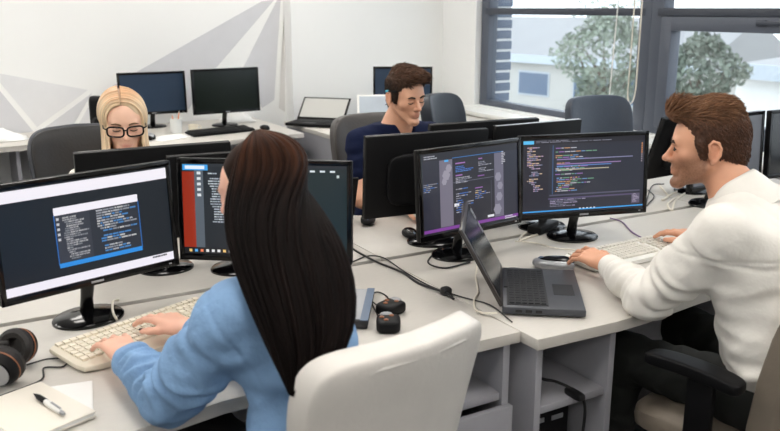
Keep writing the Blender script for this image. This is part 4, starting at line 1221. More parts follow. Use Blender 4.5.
def short_hair(root, H, capfn, flow, length, count, mat, col_fn, r=0.0032, lift=0.35, name='hair', res=0.004, seed=1):
    rg = np.random.default_rng(seed)
    o = H.o
    F_ = Field(o - 0.19 * H.s, o + 0.21 * H.s, res)
    capfn(F_)
    V, Fq = F_.mesh()
    V = relax(V, Fq, 1)
    e1 = V[Fq[:, 1]] - V[Fq[:, 0]]; e2 = V[Fq[:, 2]] - V[Fq[:, 0]]
    fn = np.cross(e1, e2); fn /= np.linalg.norm(fn, axis=1)[:, None] + 1e-12
    N = np.zeros_like(V)
    for k in range(4): np.add.at(N, Fq[:, k], fn)
    N /= np.linalg.norm(N, axis=1)[:, None] + 1e-12
    # outward-facing
    pick = rg.integers(0, len(V), count * 3)
    Lp = H.loc(V[pick]); Ln = N[pick] @ H.R
    out = (Ln * (Lp - np.array([0, -0.01, 0.03]))).sum(1) > 0.02
    pick, Lp, Ln = pick[out][:count], Lp[out][:count], Ln[out][:count]
    D = flow(Lp, rg); D = D - Ln * (D * Ln).sum(1, keepdims=True) * 0.8
    D /= np.linalg.norm(D, axis=1)[:, None] + 1e-9
    le = length(Lp, rg)[:, None]
    t = np.linspace(0, 1, 5)
    Cv = np.stack([Lp - Ln * 0.002 + Ln * 0.0022 * min(1, q * 3) + D * le * q + Ln * le * (lift * q * (1 - 0.75 * q)) + rg.normal(size=Lp.shape) * 0.0010 * q for q in t], 1)
    rad = r * np.array([0.9, 1.0, 0.85, 0.55, 0.12])[None] * rg.uniform(0.6, 1.25, (len(Lp), 1))
    SV, SF = strands(H.W(Cv.reshape(-1, 3)).reshape(Cv.shape), rad * H.s, 5)
    Va, Fa = join_parts([(V, Fq), (SV, SF)])
    cb = col_fn(H.loc(V), rg) * 0.85
    cs = np.repeat(col_fn(Lp, rg) * rg.uniform(0.7, 1.35, (len(Lp), 1)), 25, 0)
    return np_mesh(name, Va, Fa, mat, root, root.location, np.concatenate([cb, cs]))

def person(label, base):
    return thing('person', label, 'person', base)
def lerp(a, b, t): return np.array(a, float) * (1 - t) + np.array(b, float) * t
def smoothstep(a, b, x):
    t = np.clip((x - a) / (b - a), 0, 1); return t * t * (3 - 2 * t)

# ---------------------------------------------------------------- man in the white shirt (right)
def man_white():
    base = (1.93, 1.27, 0.0)
    root = person('man in a white shirt and dark trousers, seen from the side, typing', base)
    H = Frame((1.832, 1.455, 1.208), 131, -5, 0, 0.965)
    neck = np.array((1.875, 1.375, 1.085))
    Ls, Rs = np.array((1.715, 1.285, 1.030)), np.array((2.03, 1.40, 1.030))
    Le, Re = np.array((1.690, 1.485, 0.800)), np.array((2.30, 1.56, 0.80))
    Lw, Rw = np.array((1.800, 1.765, 0.806)), np.array((2.29, 1.80, 0.806))
    hip = np.array((1.93, 1.20, 0.56)); chest = np.array((1.875, 1.30, 0.93)); waist = np.array((1.915, 1.235, 0.72))
    ax = (Rs - Ls) / np.linalg.norm(Rs - Ls)
    # body
    B = Field((1.58, 1.10, 0.66), (2.40, 1.90, 1.38), 0.0029)
    head(B, H, neck, True, 1.03, 0.055)
    B.cap(neck, chest, 0.06, 0.10, 0.05); B.cap(chest, waist, 0.105, 0.10, 0.05, flat=(ax, 1.3))
    B.cap(neck - np.array((0, 0, .03)), lerp(neck, Ls, 0.9), 0.04, 0.04, 0.04); B.cap(neck - np.array((0, 0, .03)), lerp(neck, Rs, 0.9), 0.04, 0.04, 0.04)
    B.cap(Ls, Le, 0.045, 0.038, 0.02); B.cap(Le, Lw, 0.037, 0.024, 0.02)
    B.cap(Rs, Re, 0.045, 0.038, 0.02); B.cap(Re, Rw, 0.037, 0.024, 0.02)
    parts = [B.mesh()]
    hd = []
    for (w, e, fw_, up, side, kw) in ((Lw, Le, (0.02, 1.0, 0.02), (-0.25, 0.0, 1), 1, dict(fingers=((8, 26, 14), (12, 28, 14), (14, 28, 14), (14, 26, 14)), spread=7, thumb=(45, 10))),
                                     (Rw, Re, (-0.10, 1, 0.0), (0, 0.1, 1), -1, dict(curl=(8, 18, 12), spread=4, thumb=(30, 8)))):
        Fh = Field(w - 0.26, w + 0.26, 0.0024)
        tp, u = hand(Fh, w, fw_, up, side, s=1.0, arm=lerp(w, e, 0.3), **kw)
        parts.append(Fh.mesh()); hd.append((tp, u))
    V, Fq = join_parts(parts)
    skin = (226, 168, 136)
    col = face_colours(V, H, skin, (196, 122, 104), (104, 70, 50, 0.85))
    np_mesh('body', V, Fq, 'skin', root, base, col)
    face_bits(root, parts[0][0], H, 'brow_dark', 0.0040, eye=False, lash=False, peek=True)
    # hair
    def cap(F_):
        F_.ell(H.w((0, -0.016, 0.045)), np.array((0.079, 0.099, 0.090)) * H.s, H.R, 0.01)
        F_.ell(H.w((0, 0.010, 0.110)), np.array((0.060, 0.088, 0.034)) * H.s, H.R, 0.03)
        F_.ell(H.w((0, 0.078, 0.110)), np.array((0.050, 0.028, 0.024)) * H.s, H.R, 0.03)
        F_.cap(H.w((0, -0.066, -0.02)), H.w((0, -0.060, -0.052)), 0.042 * H.s, 0.034 * H.s, 0.03)
        F_.ell(H.w((0, 0.105, 0.000)), np.array((0.12, 0.086, 0.094)) * H.s, H.R, 0.012, True)
        F_.ell(H.w((0, 0.03, -0.075)), np.array((0.12, 0.075, 0.075)) * H.s, H.R, 0.012, True)
        for x in (-1, 1):
            F_.cap(H.w((x * 0.070, 0.018, 0.03)), H.w((x * 0.069, 0.012, -0.008)), 0.0115 * H.s, 0.008 * H.s, 0.012)
            F_.ell(H.w((x * 0.088, -0.016, -0.002)), np.array((0.020, 0.023, 0.036)) * H.s, H.R, 0.006, True)
        F_.cap(H.w((-0.1, -0.07, -0.10)), H.w((0.1, -0.07, -0.10)), 0.03, 0.03, 0.01, True)
    def flow(L, rg):
        top = smoothstep(0.075, 0.11, L[:, 2])[:, None]
        a = np.stack([L[:, 0] * 4, -1 + 0 * L[:, 0], 0.25 + 3.0 * np.clip(L[:, 1], 0, .1)], 1)
        b = np.stack([0 * L[:, 0], -0.55 + 0 * L[:, 0], -1.0 + 0 * L[:, 0]], 1)
        return a * top + b * (1 - top) + rg.normal(size=L.shape) * 0.18
    def length(L, rg): return (0.010 + 0.036 * smoothstep(0.07, 0.12, L[:, 2]) * smoothstep(-0.10, -0.02, L[:, 1])) * rg.uniform(0.7, 1.2, len(L))
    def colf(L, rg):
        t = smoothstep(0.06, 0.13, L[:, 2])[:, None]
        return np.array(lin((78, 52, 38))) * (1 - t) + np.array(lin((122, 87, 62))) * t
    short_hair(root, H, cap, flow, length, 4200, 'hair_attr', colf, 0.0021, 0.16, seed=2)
    # shirt
    S = Field((1.55, 0.98, 0.50), (2.45, 1.85, 1.18), 0.0048)
    S.cap(lerp(chest, neck, 0.1), waist, 0.125, 0.128, 0.06, flat=(ax, 1.38), wr=(0.003, 9, 0.4, 0.25))
    S.cap(waist, hip + np.array((0, 0.0, 0.06)), 0.128, 0.140, 0.05, flat=(ax, 1.32), wr=(0.006, 12, 1.4, 0.4))
    S.cap(lerp(neck, Ls, 0.1) - np.array((0, 0.02, 0.02)), Ls, 0.064, 0.056, 0.06); S.cap(lerp(neck, Rs, 0.1) - np.array((0, 0.02, 0.02)), Rs, 0.064, 0.056, 0.06)
    S.cap((1.80, 1.235, 0.985), (2.0, 1.31, 0.985), 0.075, 0.075, 0.06)
    S.cap(neck - np.array((0, 0.0, 0.05)), chest, 0.066, 0.12, 0.05, flat=(ax, 1.2))
    S.cap(Ls, lerp(Ls, Le, 0.55), 0.060, 0.062, 0.06, wr=(0.003, 14, 0.5, 0.5)); S.cap(lerp(Ls, Le, 0.5), Le, 0.063, 0.057, 0.03, wr=(0.006, 22, 1.5, 0.5))
    S.cap(Le, lerp(Le, Lw, 0.5), 0.057, 0.050, 0.03, wr=(0.006, 22, 0.4, 0.5)); S.cap(lerp(Le, Lw, 0.45), lerp(Le, Lw, 0.82), 0.050, 0.040, 0.02, wr=(0.004, 24, 2.2, 0.4))
    S.cap(Rs, Re, 0.068, 0.054, 0.04, wr=(0.004, 18, 0.1, 0.4)); S.cap(Re, lerp(Re, Rw, 0.9), 0.054, 0.040, 0.03, wr=(0.004, 18, 1, 0.4))
    bk = np.array((0.38, -0.92, 0)); 
    def folds(X, Y, Z):
        sx = (X - 1.88) * ax[0] + (Y - 1.29) * ax[1]
        low = np.clip((0.98 - Z) / 0.3, 0, 1)
        f = 0.0035 * low * np.sin(70 * (Z + 0.35 * sx + 0.03 * np.sin(25 * sx + 9 * Y))) + 0.003 * np.sin(38 * (Z * 0.55 + sx) + 2.2 * np.sin(11 * Z + 7 * Y))
        seam = 0.0022 * np.exp(-((sx - 0.085) / 0.0045) ** 2) * (Z < 0.98) + 0.0022 * np.exp(-((sx + 0.085) / 0.0045) ** 2) * (Z < 0.98)
        yoke = 0.0025 * np.exp(-((Z - 1.0 + 0.15 * np.abs(sx)) / 0.004) ** 2)
        dl = (X - Ls[0]) * 0.55 + (Y - Ls[1]) * 0.55 - (Z - Ls[2]) * 0.62
        arms = 0.0025 * np.exp(-((dl - 0.005) / 0.0045) ** 2) * (np.abs(X - Ls[0]) < 0.12) * (Z > 0.9)
        return f + seam + yoke + arms
    S.warp(folds)
    V, Fq = S.mesh()
    sh = np_mesh('shirt', V, Fq, 'shirt_white', root, base)
    # cuffs and collar
    d = (Lw - Le) / np.linalg.norm(Lw - Le)
    for (e, w, nm) in ((Le, Lw, 'cuff'), (Re, Rw, 'cuff')):
        a_, b_ = lerp(e, w, 0.72), lerp(e, w, 0.93)
        MB().tube([lerp(a_, b_, t) - np.array(base) for t in (0, 0.1, 0.5, 0.93, 1.0, 0.97)], [0.036, 0.0405, 0.039, 0.037, 0.034, 0.030], 28, cap=False).build('cuff', 'shirt_white', sh, 180)
    rings = []
    nd = np.array(H.w((0, -0.03, -0.05))) - neck; nd /= np.linalg.norm(nd)
    cu = np.cross(nd, (0, 0, 1.0)); cu = ax - nd * (ax @ nd); cu /= np.linalg.norm(cu); cv = np.cross(nd, cu)
    prof = [(0.104, -0.065), (0.098, -0.030), (0.086, 0.006), (0.076, 0.030), (0.071, 0.037), (0.067, 0.034), (0.066, 0.010), (0.064, -0.04)]
    VV = []; FF = []; n = 40
    for (r_, z_) in prof:
        for k in range(n):
            a = 2 * PI * k / n
            fr = math.cos(a - math.atan2((H.R[:, 1] @ cv), (H.R[:, 1] @ cu)))
            zz = z_ - 0.030 * max(0, fr) ** 2 * (1 if z_ > 0 else 0.6)
            VV.append(neck + nd * (zz + 0.012) + (cu * math.cos(a) * 1.0 + cv * math.sin(a)) * r_ * (1 + 0.06 * max(0, fr)))
    for i in range(len(prof) - 1):
        for k in range(n): FF.append((i * n + k, i * n + (k + 1) % n, (i + 1) * n + (k + 1) % n, (i + 1) * n + k))
    np_mesh('collar', np.array(VV), np.array(FF), 'shirt_white', sh, base)
    # trousers
    T = Field((1.50, 1.0, 0.0), (2.45, 2.05, 0.72), 0.008)
    T.cap(hip + np.array((-0.05, 0.0, 0.02)), hip + np.array((0.06, 0.03, 0.02)), 0.12, 0.12, 0.05)
    kn = [np.array((1.775, 1.64, 0.55)), np.array((2.12, 1.70, 0.55))]; fo = [np.array((1.77, 1.66, 0.10)), np.array((2.14, 1.75, 0.10))]
    for k_, f_, x in ((kn[0], fo[0], -1), (kn[1], fo[1], 1)):
        T.cap(hip + ax * 0.09 * x + np.array((0, 0, 0.01)), k_, 0.095, 0.068, 0.05, wr=(0.003, 12, x, 0.3)); T.cap(k_, f_, 0.066, 0.05, 0.04, wr=(0.003, 14, x, 0.3))
    V, Fq = T.mesh(); np_mesh('trousers', V, Fq, 'trouser_dark', root, base)
    for f_ in fo:
        MB().sq((0, 0, 0), (0.045, 0.13, 0.045), 0.6, 0.6, 24, 12, None, Matrix.Translation(Vector(f_ - np.array(base)) + Vector((0, 0.06, -0.054)))).build('shoe', 'shoe', root)
man_white()

# ---------------------------------------------------------------- woman in denim (foreground, from behind)
def woman_denim():
    base = (0.66, 1.38, 0.0)
    root = person('woman with long dark hair in a pale denim shirt, seen from behind', base)
    H = Frame((0.590, 1.545, 1.200), 123, -10, 0, 0.96)
    neck = np.array((0.612, 1.475, 1.050))
    Ls, Rs = np.array((0.470, 1.420, 1.000)), np.array((0.640, 1.460, 0.968))
    Le, Re = np.array((0.375, 1.560, 0.800)), np.array((0.600, 1.68, 0.795))
    Lw, Rw = np.array((0.338, 1.790, 0.812)), np.array((0.500, 1.890, 0.812))
    chest = np.array((0.598, 1.43, 0.92)); waist = np.array((0.625, 1.375, 0.72)); hip = np.array((0.65, 1.37, 0.56))
    ax = (Rs - Ls) / np.linalg.norm(Rs - Ls)
    B = Field((0.25, 1.20, 0.55), (0.95, 1.95, 1.42), 0.0038)
    head(B, H, neck, False, 0.92, 0.046)
    B.cap(neck, chest, 0.05, 0.085, 0.05); B.cap(chest, waist, 0.09, 0.08, 0.05, flat=(ax, 1.25))
    for sh, el, wr_ in ((Ls, Le, Lw), (Rs, Re, Rw)):
        B.cap(neck, sh, 0.04, 0.04, 0.04); B.cap(sh, el, 0.038, 0.032, 0.02); B.cap(el, wr_, 0.032, 0.020, 0.02)
    parts = [B.mesh()]
    for (w, e, fw_, up, side, kw) in ((Lw, Le, (-0.08, 1.0, 0.0), (0.0, 0.05, 1), 1, dict(curl=(10, 20, 12), spread=7, thumb=(34, 12))),
                                     (Rw, Re, (-0.36, 0.94, 0.0), (0.05, 0.05, 1), -1, dict(curl=(8, 18, 12), spread=6, thumb=(28, 12)))):
        Fh = Field(w - 0.24, w + 0.24, 0.0024)
        tp, u = hand(Fh, w, fw_, up, side, s=0.93, arm=lerp(w, e, 0.3), **kw)
        parts.append(Fh.mesh()); nails(root, tp, u, 'nail_dark')
    V, Fq = join_parts(parts)
    col = face_colours(V, H, (238, 186, 162), (204, 118, 110))
    np_mesh('body', V, Fq, 'skin', root, base, col)
    face_bits(root, parts[0][0], H, 'brow_dark', 0.003, eye=False)
    # shirt
    S = Field((0.24, 1.14, 0.45), (0.98, 1.95, 1.14), 0.0048)
    S.cap(lerp(chest, neck, 0.1), waist, 0.106, 0.105, 0.05, flat=(ax, 1.22), wr=(0.004, 10, 0.2, 0.4))
    S.cap(waist, hip, 0.105, 0.125, 0.05, flat=(ax, 1.25), wr=(0.006, 13, 1.0, 0.4))
    S.cap(neck - np.array((0, 0, 0.04)), chest, 0.062, 0.10, 0.05, flat=(ax, 1.2))
    for sh, el, w, ph in ((Ls, Le, Lw, 0.3), (Rs, Re, Rw, 1.7)):
        S.cap(lerp(neck, sh, 0.2) - np.array((0, 0, 0.025)), sh, 0.060, 0.062, 0.05)
        S.cap(sh, lerp(sh, el, 0.6), 0.064, 0.060, 0.04, wr=(0.004, 15, ph, 0.6)); S.cap(lerp(sh, el, 0.55), el, 0.061, 0.056, 0.03, wr=(0.0085, 24, ph + 1, 0.7))
        S.cap(el, lerp(el, w, 0.45), 0.055, 0.050, 0.03, wr=(0.0085, 24, ph + 2, 0.8)); S.cap(lerp(el, w, 0.4), lerp(el, w, 0.78), 0.051, 0.041, 0.02, wr=(0.007, 30, ph + 3, 0.7))
    def folds(X, Y, Z):
        sx = (X - 0.62) * ax[0] + (Y - 1.44) * ax[1]
        f = 0.0035 * np.sin(52 * (Z + 0.5 * sx) + 2.0 * np.sin(12 * sx + 8 * Z)) * np.clip((1.02 - Z) / 0.15, 0, 1) + 0.0025 * np.sin(80 * (X * 0.6 - Z * 0.8) + 2 * np.sin(17 * Y))
        dl = (X - Ls[0]) * 0.75 - (Y - Ls[1]) * 0.35 + (Z - Ls[2]) * 0.50
        return f + 0.0028 * np.exp(-((dl + 0.012) / 0.0045) ** 2) * (Z > 0.88) * (X < 0.56)
    S.warp(folds)
    V, Fq = S.mesh(); sh_o = np_mesh('shirt', V, Fq, 'denim', root, base)
    for e, w in ((Le, Lw), (Re, Rw)):
        a_, b_ = lerp(e, w, 0.66), lerp(e, w, 0.88)
        MB().tube([lerp(a_, b_, t) - np.array(base) for t in (0, 0.1, 0.5, 0.93, 1.0, 0.97)], [0.038, 0.043, 0.041, 0.038, 0.035, 0.029], 28, cap=False).build('cuff', 'denim', sh_o, 180)
    # collar roll
    pts = [neck + np.array((0.066 * math.cos(a), 0.066 * math.sin(a), 0.018 + 0.02 * math.sin(a) * -1)) - np.array(base) for a in np.linspace(0, 2 * PI, 33)]
    MB().tube(pts, 0.013, 8, cap=False).build('collar', 'denim', sh_o, 180)
    # trousers
    T = Field((0.3, 1.1, 0.0), (1.0, 2.1, 0.72), 0.009)
    T.cap(hip + np.array((-0.05, 0, 0)), hip + np.array((0.05, 0, 0)), 0.13, 0.13, 0.05)
    for x, kx in ((-1, 0.52), (1, 0.76)):
        k_, f_ = np.array((kx, 1.82, 0.56)), np.array((kx, 1.80, 0.09))
        T.cap(hip + ax * 0.08 * x, k_, 0.09, 0.062, 0.05); T.cap(k_, f_, 0.06, 0.04, 0.04)
        MB().sq((0, 0, 0), (0.04, 0.12, 0.04), 0.6, 0.6, 20, 10, None, Matrix.Translation(Vector(f_ - np.array(base)) + Vector((0, 0.06, -0.05)))).build('shoe', 'shoe', root)
    V, Fq = T.mesh(); np_mesh('trousers', V, Fq, 'trouser_black', root, base)
    # long hair: guide curves from the crown over the skull and down the back
    rows = [(208, 219, 327, 1.545), (250, 224, 352, 1.50), (300, 246, 362, 1.455), (350, 266, 359, 1.425), (384, 280, 324, 1.41), (399, 288, 297, 1.405)]
    Lr = [at_d(a, y, d) for (y, a, b, d) in rows]; Rr_ = [at_d(b, y, d) for (y, a, b, d) in rows]
    toward = -FW * np.array([1, 1, 0]); toward /= np.linalg.norm(toward)
    rg = np.random.default_rng(11)
    Cs = []; Rs_ = []
    def guide(ph, layer):
        # ph: -1 (left edge) .. 1 (right edge), over the back of the head
        a = math.radians(ph * 100 + 4)
        pts = []
        for el in (86, 66, 45, 24, 6):
            e = math.radians(el)
            rr = np.array((0.090, 0.116, 0.102)) * (1.0 + layer)
            dx, dy = -math.sin(a) * -1, -math.cos(a)
            loc = np.array((-math.sin(a) * rr[0] * math.cos(e), -0.012 - math.cos(a) * rr[1] * math.cos(e), 0.040 + rr[2] * math.sin(e)))
            pts.append(H.w(loc))
        u = 0.5 + 0.5 * ph
        for i in range(len(rows)):
            base_ = lerp(Lr[i], Rr_[i], u)
            thick = (0.055, 0.05, 0.04, 0.034, 0.022, 0.008)[i]
            pts.append(base_ + toward * (thick * math.cos(ph * PI / 2) * (1 + layer * 3) - 0.015))
        return pts
    def soften(c, it=28):
        c = np.array(c)
        for _ in range(it): c[1:-1] = 0.25 * c[:-2] + 0.5 * c[1:-1] + 0.25 * c[2:]
        return c
    allc = []
    for k in range(520):
        ph = rg.uniform(-1, 1); lay = rg.uniform(-0.08, 0.03)
        g = guide(ph, lay)
        stop = rg.uniform(0, 0.06) if rg.random() < 0.8 else rg.uniform(0.05, 0.3)
        c = soften(smooth_path(g, 4))
        m = len(c); t = np.linspace(0, 1 - stop, 26) * (m - 1)
        i0 = np.clip(t.astype(int), 0, m - 2); fr = (t - i0)[:, None]
        c = c[i0] * (1 - fr) + c[i0 + 1] * fr
        wob = np.linspace(0, 1, 26)[:, None] * np.array([math.sin(k), math.cos(k * 1.7), 0]) * 0.005
        allc.append(c + wob * np.sin(np.linspace(0, 6, 26) + k)[:, None])
    rad = np.array([0.0052 * min(1, 0.5 + q * 3) * (1 if q < 0.6 else 1 - 0.85 * (q - 0.6) / 0.4) for q in np.linspace(0, 1, 26)])[None] * rg.uniform(0.6, 1.2, (520, 1))
    SV, SF = strands(np.array(allc), rad, 5)
    # inner mass so that nothing shows through
    phs = np.linspace(-1, 1, 41)
    sheet = np.array([soften(smooth_path(guide(p_, -0.05), 4)) for p_ in phs])
    inner = np.array([soften(smooth_path([q - np.array(toward) * 0.028 for q in guide(p_ * 0.94, -0.22)], 4)) for p_ in phs])
    Mn = sheet.shape[1]
    Vh = np.concatenate([sheet.reshape(-1, 3), inner.reshape(-1, 3)]); nS = 41 * Mn
    Fh = []
    for i in range(40):
        for j in range(Mn - 1):
            a = i * Mn + j
            Fh.append((a, a + 1, a + Mn + 1, a + Mn)); Fh.append((nS + a, nS + a + Mn, nS + a + Mn + 1, nS + a + 1))
    for i in (0, 40):
        for j in range(Mn - 1):
            a = i * Mn + j; Fh.append((a, nS + a, nS + a + 1, a + 1))
    for i in range(40):
        a = i * Mn + Mn - 1; Fh.append((a, a + Mn, nS + a + Mn, nS + a))
    Va, Fa = join_parts([(SV, SF), (Vh, np.array(Fh))])
    Fc_ = Field(H.o - 0.17, H.o + 0.17, 0.006)
    Fc_.ell(H.w((0, -0.014, 0.044)), np.array((0.0765, 0.098, 0.089)) * H.s, H.R, 0.01)
    Fc_.ell(H.w((0, 0.100, -0.020)), np.array((0.072, 0.085, 0.100)) * H.s, H.R, 0.012, True)
    Fc_.ell(H.w((0, 0.05, -0.09)), np.array((0.12, 0.085, 0.075)) * H.s, H.R, 0.012, True)
    Fc_.ell(H.w((0, -0.05, -0.115)), np.array((0.16, 0.16, 0.115)) * H.s, H.R, 0.01, True)
    CV, CF = Fc_.mesh()
    Va, Fa = join_parts([(Va, Fa), (CV, CF)])
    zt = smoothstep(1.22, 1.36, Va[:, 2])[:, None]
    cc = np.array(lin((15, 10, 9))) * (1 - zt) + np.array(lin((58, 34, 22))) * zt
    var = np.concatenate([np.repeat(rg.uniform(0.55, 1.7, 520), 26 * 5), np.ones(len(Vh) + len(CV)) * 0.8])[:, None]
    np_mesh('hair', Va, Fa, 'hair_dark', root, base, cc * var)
woman_denim()

# ---------------------------------------------------------------- young man in navy
def man_navy():
    base = (1.80, 3.10, 0.0)
    root = person('young man in a navy v-neck t-shirt looking down at his monitor', base)
    H = Frame((1.775, 2.945, 1.212), 276, -12, 3, 0.915)
    neck = np.array((1.778, 3.015, 1.090))
    Rs, Ls = np.array((1.612, 3.03, 1.018)), np.array((1.945, 3.01, 1.018))
    Re, Le = np.array((1.570, 2.95, 0.80)), np.array((2.04, 2.90, 0.79))
    Rw, Lw = np.array((1.69, 2.79, 0.80)), np.array((1.92, 2.76, 0.80))
    chest = np.array((1.785, 3.06, 0.95)); waist = np.array((1.80, 3.10, 0.68)); hip = np.array((1.80, 3.12, 0.56))
    ax = (Ls - Rs) / np.linalg.norm(Ls - Rs)
    B = Field((1.40, 2.45, 0.60), (2.16, 3.26, 1.40), 0.0042)
    head(B, H, neck, True, 0.98, 0.050)
    B.cap(neck, chest, 0.06, 0.10, 0.05); B.cap(chest, waist, 0.10, 0.095, 0.05, flat=(ax, 1.3))
    for sh, el, w in ((Ls, Le, Lw), (Rs, Re, Rw)):
        B.cap(neck - np.array((0, 0, .025)), sh, 0.038, 0.042, 0.04); B.cap(sh, el, 0.048, 0.040, 0.02); B.cap(el, w, 0.041, 0.026, 0.02)
    hand(B, Rw, (0.25, -1, 0), (0, 0, 1), 1, curl=(15, 20, 12)); hand(B, Lw, (-0.3, -1, 0), (0, 0, 1), -1, curl=(15, 20, 12))
    V, Fq = B.mesh()
    col = face_colours(V, H, (226, 172, 142), (196, 120, 104), (150, 110, 90, 0.18))
    np_mesh('body', V, Fq, 'skin', root, base, col)
    face_bits(root, V, H, 'brow_dark', 0.0042, eye=False)
    def cap(F_):
        F_.ell(H.w((0, -0.016, 0.048)), np.array((0.079, 0.100, 0.091)) * H.s, H.R, 0.01)
        F_.ell(H.w((0, 0.004, 0.110)), np.array((0.064, 0.080, 0.034)) * H.s, H.R, 0.03)
        F_.ell(H.w((0.006, 0.056, 0.106)), np.array((0.050, 0.032, 0.024)) * H.s, H.R, 0.03)
        F_.cap(H.w((0, -0.075, -0.03)), H.w((0, -0.066, -0.06)), 0.042 * H.s, 0.036 * H.s, 0.03)
        F_.ell(H.w((0, 0.108, 0.000)), np.array((0.12, 0.088, 0.096)) * H.s, H.R, 0.012, True)
        F_.ell(H.w((0, 0.03, -0.075)), np.array((0.12, 0.075, 0.072)) * H.s, H.R, 0.012, True)
        for x in (-1, 1):
            F_.cap(H.w((x * 0.070, 0.020, 0.03)), H.w((x * 0.069, 0.014, -0.004)), 0.011 * H.s, 0.008 * H.s, 0.012)
            F_.ell(H.w((x * 0.088, -0.016, -0.002)), np.array((0.020, 0.023, 0.036)) * H.s, H.R, 0.006, True)
    def flow(L, rg):
        top = smoothstep(0.07, 0.11, L[:, 2])[:, None]
        a = np.stack([0.8 + 0 * L[:, 0], 0.75 + 0 * L[:, 0], 0.25 + 0 * L[:, 0]], 1)
        b = np.stack([0 * L[:, 0], -0.35 + 0 * L[:, 0], -1.0 + 0 * L[:, 0]], 1)
        return a * top + b * (1 - top) + rg.normal(size=L.shape) * 0.25
    def length(L, rg): return (0.012 + 0.020 * smoothstep(0.05, 0.11, L[:, 2])) * rg.uniform(0.7, 1.3, len(L))
    def colf(L, rg):
        t = smoothstep(0.05, 0.13, L[:, 2])[:, None]
        return np.array(lin((46, 32, 24))) * (1 - t) + np.array(lin((84, 58, 42))) * t
    short_hair(root, H, cap, flow, length, 2600, 'hair_attr', colf, 0.0026, 0.32, seed=5)
    S = Field((1.42, 2.80, 0.50), (2.14, 3.28, 1.10), 0.005)
    S.cap(lerp(chest, neck, 0.05), waist, 0.122, 0.118, 0.06, flat=(ax, 1.40), wr=(0.003, 10, 0.2, 0.4))
    S.cap(waist, hip, 0.118, 0.13, 0.05, flat=(ax, 1.3), wr=(0.004, 13, 1.0, 0.4))
    S.cap(neck - np.array((0, -0.01, 0.045)), chest, 0.078, 0.11, 0.05, flat=(ax, 1.25))
    for sh, el, ph in ((Ls, Le, 0.3), (Rs, Re, 1.7)):
        S.cap(lerp(neck, sh, 0.2) - np.array((0, 0, 0.018)), sh, 0.060, 0.058, 0.05)
        S.cap(sh, lerp(sh, el, 0.50), 0.066, 0.060, 0.04, wr=(0.004, 16, ph, 0.5))
    # v-neck opening
    fd = H.R[:, 1] * np.array([1, 1, 0]); fd /= np.linalg.norm(fd)
    S.cap(neck + fd * 0.05 + np.array((0, 0, 0.05)), neck + fd * 0.095 - np.array((0, 0, 0.075)), 0.064, 0.010, 0.006, True)
    S.cap(neck + np.array((0, 0, 0.05)), neck - np.array((0, 0, 0.015)), 0.062, 0.060, 0.006, True)
    S.warp(lambda X, Y, Z: 0.003 * np.sin(60 * (Z + 0.5 * (X - 1.78)) + 2 * np.sin(14 * X + 9 * Z)) * np.clip((1.0 - Z) / 0.1, 0, 1))
    V, Fq = S.mesh(); np_mesh('t_shirt', V, Fq, 'tee_navy', root, base)
    T = Field((1.4, 2.4, 0.0), (2.2, 3.36, 0.72), 0.010)
    T.cap(hip + np.array((-0.05, 0, 0)), hip + np.array((0.05, 0, 0)), 0.13, 0.13, 0.05)
    for x, kx in ((-1, 1.66), (1, 1.95)):
        k_, f_ = np.array((kx, 2.68, 0.55)), np.array((kx, 2.70, 0.09))
        T.cap(hip + ax * 0.09 * x, k_, 0.09, 0.066, 0.05); T.cap(k_, f_, 0.064, 0.046, 0.04)
        MB().sq((0, 0, 0), (0.045, 0.13, 0.042), 0.6, 0.6, 20, 10, None, Matrix.Translation(Vector(f_ - np.array(base)) + Vector((0, -0.06, -0.048)))).build('shoe', 'shoe', root)
    V, Fq = T.mesh(); np_mesh('trousers', V, Fq, 'trouser_black', root, base)
    # pen behind the ear
    a_, b_ = H.w((-0.083, -0.02, 0.036)), H.w((-0.080, 0.035, 0.050))
    pr = thing('marker_pen', 'slim black pen with a cyan end tucked behind the young man\'s ear', 'pen', tuple(a_))
    MB().tube([Vector((0, 0, 0)), Vector(b_ - a_)], 0.0042, 8).build('barrel', 'black_plastic', pr)
    MB().tube([Vector(-(b_ - a_) * 0.0), Vector((a_ - b_) * 0.35)], 0.0048, 8).build('cap', 'cyan', pr)
man_navy()

